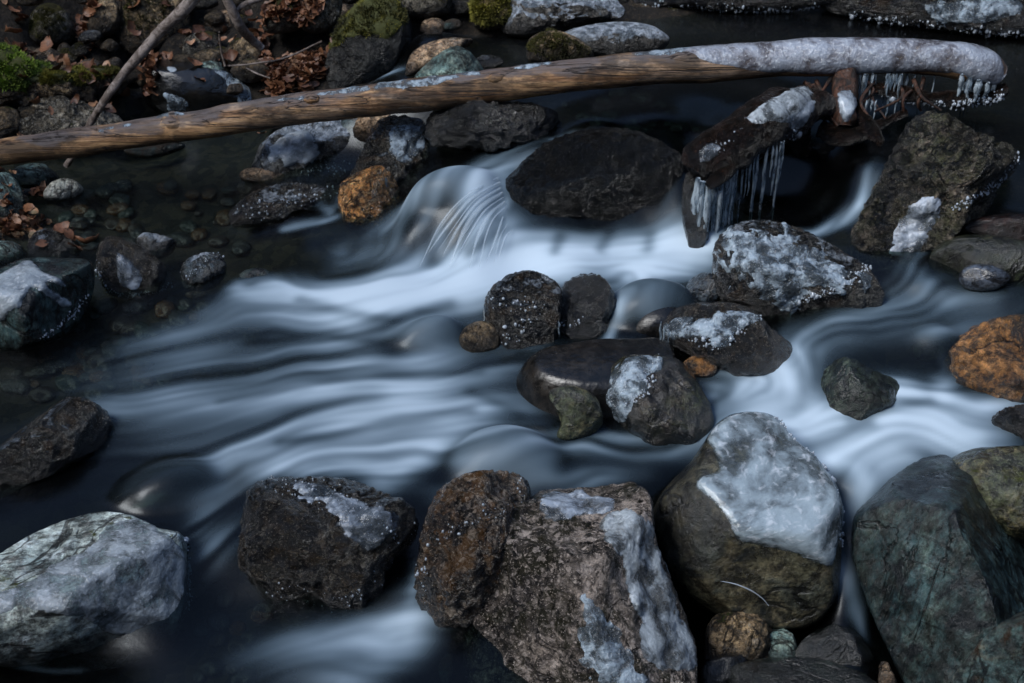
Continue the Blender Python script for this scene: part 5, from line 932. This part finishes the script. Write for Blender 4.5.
def blur(A, n):
    for _ in range(n):
        A = (np.roll(A, 1, 0) + np.roll(A, -1, 0) + 2 * A) / 4; A = (np.roll(A, 1, 1) + np.roll(A, -1, 1) + 2 * A) / 4
    return A
foam = np.zeros_like(WX); vx = -.16 + 0 * WX; vy = -.05 + 0 * WX
for pts, w, I in ST:
    Q = np.array([on_water(a, b_)[:2] for a, b_ in resamp(pts, 8)]); sc_px = FPX / depth_of(at_z(*pts[len(pts) // 2], .05)); wm = w / sc_px * 1.35
    x0, x1 = Q[:, 0].min() - 4 * wm, Q[:, 0].max() + 4 * wm; y0, y1 = Q[:, 1].min() - 4 * wm, Q[:, 1].max() + 4 * wm
    i0, i1 = np.searchsorted(wx, [x0, x1]); j0, j1 = np.searchsorted(wy, [y0, y1]); X = WX[j0:j1, i0:i1]; Y = WY[j0:j1, i0:i1]
    if X.size == 0: continue
    best = np.full(X.shape, 1e9); dx = np.zeros(X.shape); dy = np.zeros(X.shape); tt = np.zeros(X.shape); n = len(Q) - 1
    for k in range(n):
        a, bq = Q[k], Q[k + 1]; e = bq - a; l2 = e @ e + 1e-9; t_ = np.clip(((X - a[0]) * e[0] + (Y - a[1]) * e[1]) / l2, 0, 1); d = (X - a[0] - t_ * e[0]) ** 2 + (Y - a[1] - t_ * e[1]) ** 2
        m_ = d < best; best = np.where(m_, d, best); l = math.sqrt(l2); dx = np.where(m_, e[0] / l, dx); dy = np.where(m_, e[1] / l, dy); tt = np.where(m_, (k + t_) / n, tt)
    env = np.exp(-best / (wm * wm)) * (.55 + .45 * sstep(0, .15, tt) * (1 - .5 * sstep(.8, 1, tt))); f0 = foam[j0:j1, i0:i1]; foam[j0:j1, i0:i1] = 1 - (1 - f0) * (1 - .72 * I * env)
    wv = np.exp(-best / (2.8 * wm * wm)); vx[j0:j1, i0:i1] += wv * dx; vy[j0:j1, i0:i1] += wv * dy
cz = .02; nA = fbm(P2g := np.stack([WX, WY, 0 * WX], -1) * 2.6, 91, 3); vx += .9 * np.gradient(nA, axis=0) / .0195; vy -= .9 * np.gradient(nA, axis=1) / .0195
vl = np.hypot(vx, vy) + 1e-9; vx /= vl; vy /= vl
def lic(noise, L, step=1.0):
    I_, J_ = np.meshgrid(np.arange(NX, dtype=float), np.arange(NY, dtype=float)); acc = noise.copy(); tot = 1.0
    for sg in (1, -1):
        X = I_.copy(); Y = J_.copy()
        for k in range(1, L):
            xi = np.clip(X, 0, NX - 1).astype(int); yi = np.clip(Y, 0, NY - 1).astype(int); X = X + sg * step * vx[yi, xi]; Y = Y + sg * step * vy[yi, xi]
            xi = np.clip(X, 0, NX - 1.001); yi = np.clip(Y, 0, NY - 1.001); x0_ = xi.astype(int); y0_ = yi.astype(int); fx = xi - x0_; fy = yi - y0_
            v_ = noise[y0_, x0_] * (1 - fx) * (1 - fy) + noise[y0_, x0_ + 1] * fx * (1 - fy) + noise[y0_ + 1, x0_] * (1 - fx) * fy + noise[y0_ + 1, x0_ + 1] * fx * fy
            w_ = .5 + .5 * math.cos(math.pi * k / L); acc += v_ * w_; tot += w_
    r_ = acc / tot; return (r_ - r_.mean()) / r_.std()
P3 = np.stack([WX, WY, 0 * WX], -1)
fineN = lic(vnoise(P3 * 78, 3), 40); midN = lic(vnoise(P3 * 22, 4), 56); bigN = lic(fbm(P3 * 7, 5, 3), 50)
pat = .34 * bigN + .3 * midN + .34 * fineN
foam0 = foam; foam = foam * np.clip(.92 + .75 * fbm(P3 * np.array([3.2, 6.0, 1]) + 5, 77, 3), .45, 1.25) * sstep(-1.25, -.35, WX - .0 * WY) ** .6; foam = np.clip(foam, 0, 1); mist = blur(foam0, 90)
fo = np.clip(foam * (.88 + .62 * pat * (1.15 - .55 * foam) + .12 * fineN * sstep(.05, .16, WZ) * foam) + .03 * pat * sstep(.02, .3, foam), 0, .97); fo = 1 - (1 - fo * .85) * (1 - .3 * mist * sstep(-1.35, -.3, WX) * (1 + .14 * bigN))
HOLES = [([(412, 188), (435, 196), (452, 215), (455, 232)], 13, .72), ([(408, 215), (412, 240)], 7, .5), ([(428, 236), (432, 262)], 7, .5), ([(470, 252), (492, 236), (498, 220)], 6, .5), ([(350, 250), (385, 236)], 9, .4), ([(395, 350), (425, 336), (455, 336)], 13, .6), ([(300, 300), (345, 312), (400, 322), (450, 305)], 5, .4),
 ([(250, 342), (330, 336), (400, 345)], 5, .4), ([(480, 372), (400, 374), (320, 384), (220, 402)], 4, .35), ([(470, 412), (400, 420), (330, 436), (280, 442)], 5, .45), ([(520, 415), (490, 400), (470, 392)], 5, .35), ([(440, 478), (470, 445), (510, 432), (550, 442)], 12, .62), ([(560, 470), (520, 478)], 12, .4),
 ([(700, 385), (730, 398), (690, 405)], 5, .3), ([(870, 425), (820, 445), (780, 455)], 5, .5), ([(930, 400), (880, 410), (850, 420)], 4, .35), ([(840, 480), (820, 500), (790, 505)], 8, .4), ([(610, 232), (600, 250)], 5, .4), ([(560, 236), (555, 252)], 5, .45), ([(650, 236), (648, 250)], 5, .4), ([(540, 300), (470, 318), (420, 312)], 5, .3)]
wob = .5 * fbm(P3 * np.array([14, 30, 1]), 55, 3)
for pts, w, I in HOLES:
    Q = np.array([on_water(a, b_)[:2] for a, b_ in resamp(pts, 8)]); wm = w / FPX * 4.0 * 1.3; best = np.full(WX.shape, 1e9)
    for k in range(len(Q) - 1):
        e = Q[k + 1] - Q[k]; t_ = np.clip(((WX - Q[k][0]) * e[0] + (WY - Q[k][1]) * e[1]) / (e @ e + 1e-9), 0, 1); best = np.minimum(best, (WX - Q[k][0] - t_ * e[0]) ** 2 + (WY - Q[k][1] - t_ * e[1]) ** 2)
    fo = fo * (1 - I * np.exp(-best / (wm * wm) * (1 + wob)))
# the surface itself: silky folds along the current, and the stream running over the drowned rocks
rough_w = sstep(.05, .6, foam); WZ2 = WZ + (.0016 * bigN + .0006 * midN + .0002 * fineN) * (.12 + .88 * rough_w)
VEIL = dict(D1=.3, D2=.12, D3=.25, D4=.2, D6=.24, Z2=.3, U4=.2, U3=.1)
for key, hgt, keep in [('D1', .006, .45), ('D2', .004, .3), ('D3', .005, .4), ('D4', .004, .35), ('D5', -1, 1), ('D6', .01, .6), ('P', -1, 1), ('Z2', .004, .62), ('Y', -.03, 1), ('U4', .01, 1), ('U3', .004, .6)]:
    if hgt < 0: continue
    V, F, base = o_dat[key]; bv = bvh(key); i0, i1 = np.searchsorted(wx, [V[:, 0].min(), V[:, 0].max()]); j0, j1 = np.searchsorted(wy, [V[:, 1].min(), V[:, 1].max()])
    top = np.full((j1 - j0, i1 - i0), -9.0)
    for j in range(j0, j1):
        for i in range(i0, i1):
            h = bv.ray_cast(Vector((wx[i], wy[j], 2)), Vector((0, 0, -1)))
            if h[0] is not None: top[j - j0, i - i0] = h[0].z
    top = np.where(top > -5, blur(np.where(top > -5, top, WZ2[j0:j1, i0:i1]), 6), -9)
    cur = WZ2[j0:j1, i0:i1]; tgt = np.where(top > -5, top + hgt, -9); over = np.clip((tgt - cur) / .05, 0, 1); k_ = .035
    hh = np.clip(.5 + .5 * (tgt - cur) / k_, 0, 1); sm = np.where(tgt > -5, tgt * hh + cur * (1 - hh) + k_ * hh * (1 - hh) * .5, cur); WZ2[j0:j1, i0:i1] = np.maximum(sm, cur)
    ROCKS[key].location.z -= .022
    ov = blur(sstep(0, .6, over), 3); fo[j0:j1, i0:i1] = fo[j0:j1, i0:i1] * (1 - (1 - keep) * ov) + ov * np.clip(VEIL.get(key, .2) * (1 + .45 * pat[j0:j1, i0:i1]), 0, 1)
WZ2 = blur(WZ2, 5); fo = blur(fo, 1)
dpt = WZ2 - ground_z(WX, WY); keepv = dpt > -.03
Fq = grid_faces(NX, NY); kf = keepv.ravel()[Fq].any(axis=1); Fq = Fq[kf]; ids, inv = np.unique(Fq, return_inverse=True)
wme = mesh_np("stream_water", np.stack([WX, WY, WZ2], -1).reshape(-1, 3)[ids], inv.reshape(-1, 4))
at = wme.attributes.new('foam', 'FLOAT', 'POINT'); at.data.foreach_set('value', fo.ravel()[ids].astype(np.float32))
deep = sstep(.02, .24, dpt); at = wme.attributes.new('depth', 'FLOAT', 'POINT'); at.data.foreach_set('value', deep.ravel()[ids].astype(np.float32))
m, t, out = newmat("silky_stream_water"); b = NB(t)
a1 = b.n('ShaderNodeAttribute', attribute_name='foam'); a2 = b.n('ShaderNodeAttribute', attribute_name='depth'); f = a1.outputs['Fac']
v = b.objvec(); nrm = b.bump(b.noise(v, 18, 3, .5), .12, .01)
fr = b.n('ShaderNodeFresnel'); fr.inputs[0].default_value = 1.33; t.links.new(nrm, fr.inputs['Normal'])
tr = b.n('ShaderNodeBsdfTransparent'); b.put(tr.inputs[0], b.mix(a2.outputs['Fac'], (.72, .8, .76), (.12, .19, .18)))
gl = b.n('ShaderNodeBsdfGlossy'); gl.inputs['Roughness'].default_value = .24; gl.inputs['Color'].default_value = (.9, .95, 1, 1); t.links.new(nrm, gl.inputs['Normal'])
clear = b.mixs(fr.outputs[0], tr.outputs[0], gl.outputs[0])
tur = b.bsdf((.02, .035, .045), .6, nrm); body = b.mixs(b.ramp(f, .02, .35, 0, .75), clear, tur)
fm = b.bsdf(b.mix(f, (.16, .3, .43), (.64, .76, .86)), .8); fa = b.ramp(f, .04, .92, 0, .97)
t.links.new(b.mixs(fa, body, fm), out.inputs[0])
water = link("stream_water", wme, m); water['kind'] = 'structure'

# thin glassy threads fanning over the lip beside the black boulder
S = Soup(); rg = random.Random(8)
def surf(px, py, up):
    d = Vector(ray(px, py)).normalized(); h = WBV.ray_cast(Vector(CAM), d); return np.array(h[0]) + np.array([0, -up * .4, up]) if h[0] is not None else None
WBV = BVHTree.FromPolygons([v.co[:] for v in wme.vertices], [tuple(p.vertices) for p in wme.polygons])
TH = []
for q, w in [(0, 1.2), (.05, .5), (.16, 2.2), (.22, .7), (.33, 1.6), (.37, .5), (.5, 2.6), (.56, .6), (.66, 1.2), (.8, 1.9), (.84, .5), (.97, 1.0)]:
    x0 = 495 + 8 * q; y0 = 182 + 30 * q; x1 = 420 + 62 * q + rg.uniform(-3, 3); TH.append(([(x0 + 3, y0 - 3), (x0 - (x0 - x1) * .36, y0 + (266 - y0) * .2), (x0 - (x0 - x1) * .7, y0 + (266 - y0) * .54), (x1, 262 + rg.uniform(-12, 10))], w))
for x0, y0, w in [(503, 218, 1.4), (507, 226, .6), (512, 232, 1.0)]: TH.append(([(x0, y0), (x0 - 7, 242), (x0 - 14 + rg.uniform(-3, 3), 264)], w))
for pts, w in TH:
    P = [surf(a, b_, .006 + .012 * math.sin(math.pi * k / (len(pts) - 1))) for k, (a, b_) in enumerate(pts)]
    if any(p is None for p in P): continue
    rr = w / FPX * 4.0; V, F = tube(P, [rr * .5] + [rr] * (len(P) - 2) + [rr * .05], 8, 0, 1, 0, sub=10, flat=.6); S.add(V, F)
m, t, out = newmat("glassy_water_threads"); b = NB(t); s1 = b.bsdf((.66, .78, .88), .25); tr = b.n('ShaderNodeBsdfTransparent'); t.links.new(b.mixs(.2, tr.outputs[0], s1), out.inputs[0])
th = link("stream_water_threads", S.mesh("stream_water_threads"), m); th['kind'] = 'structure'
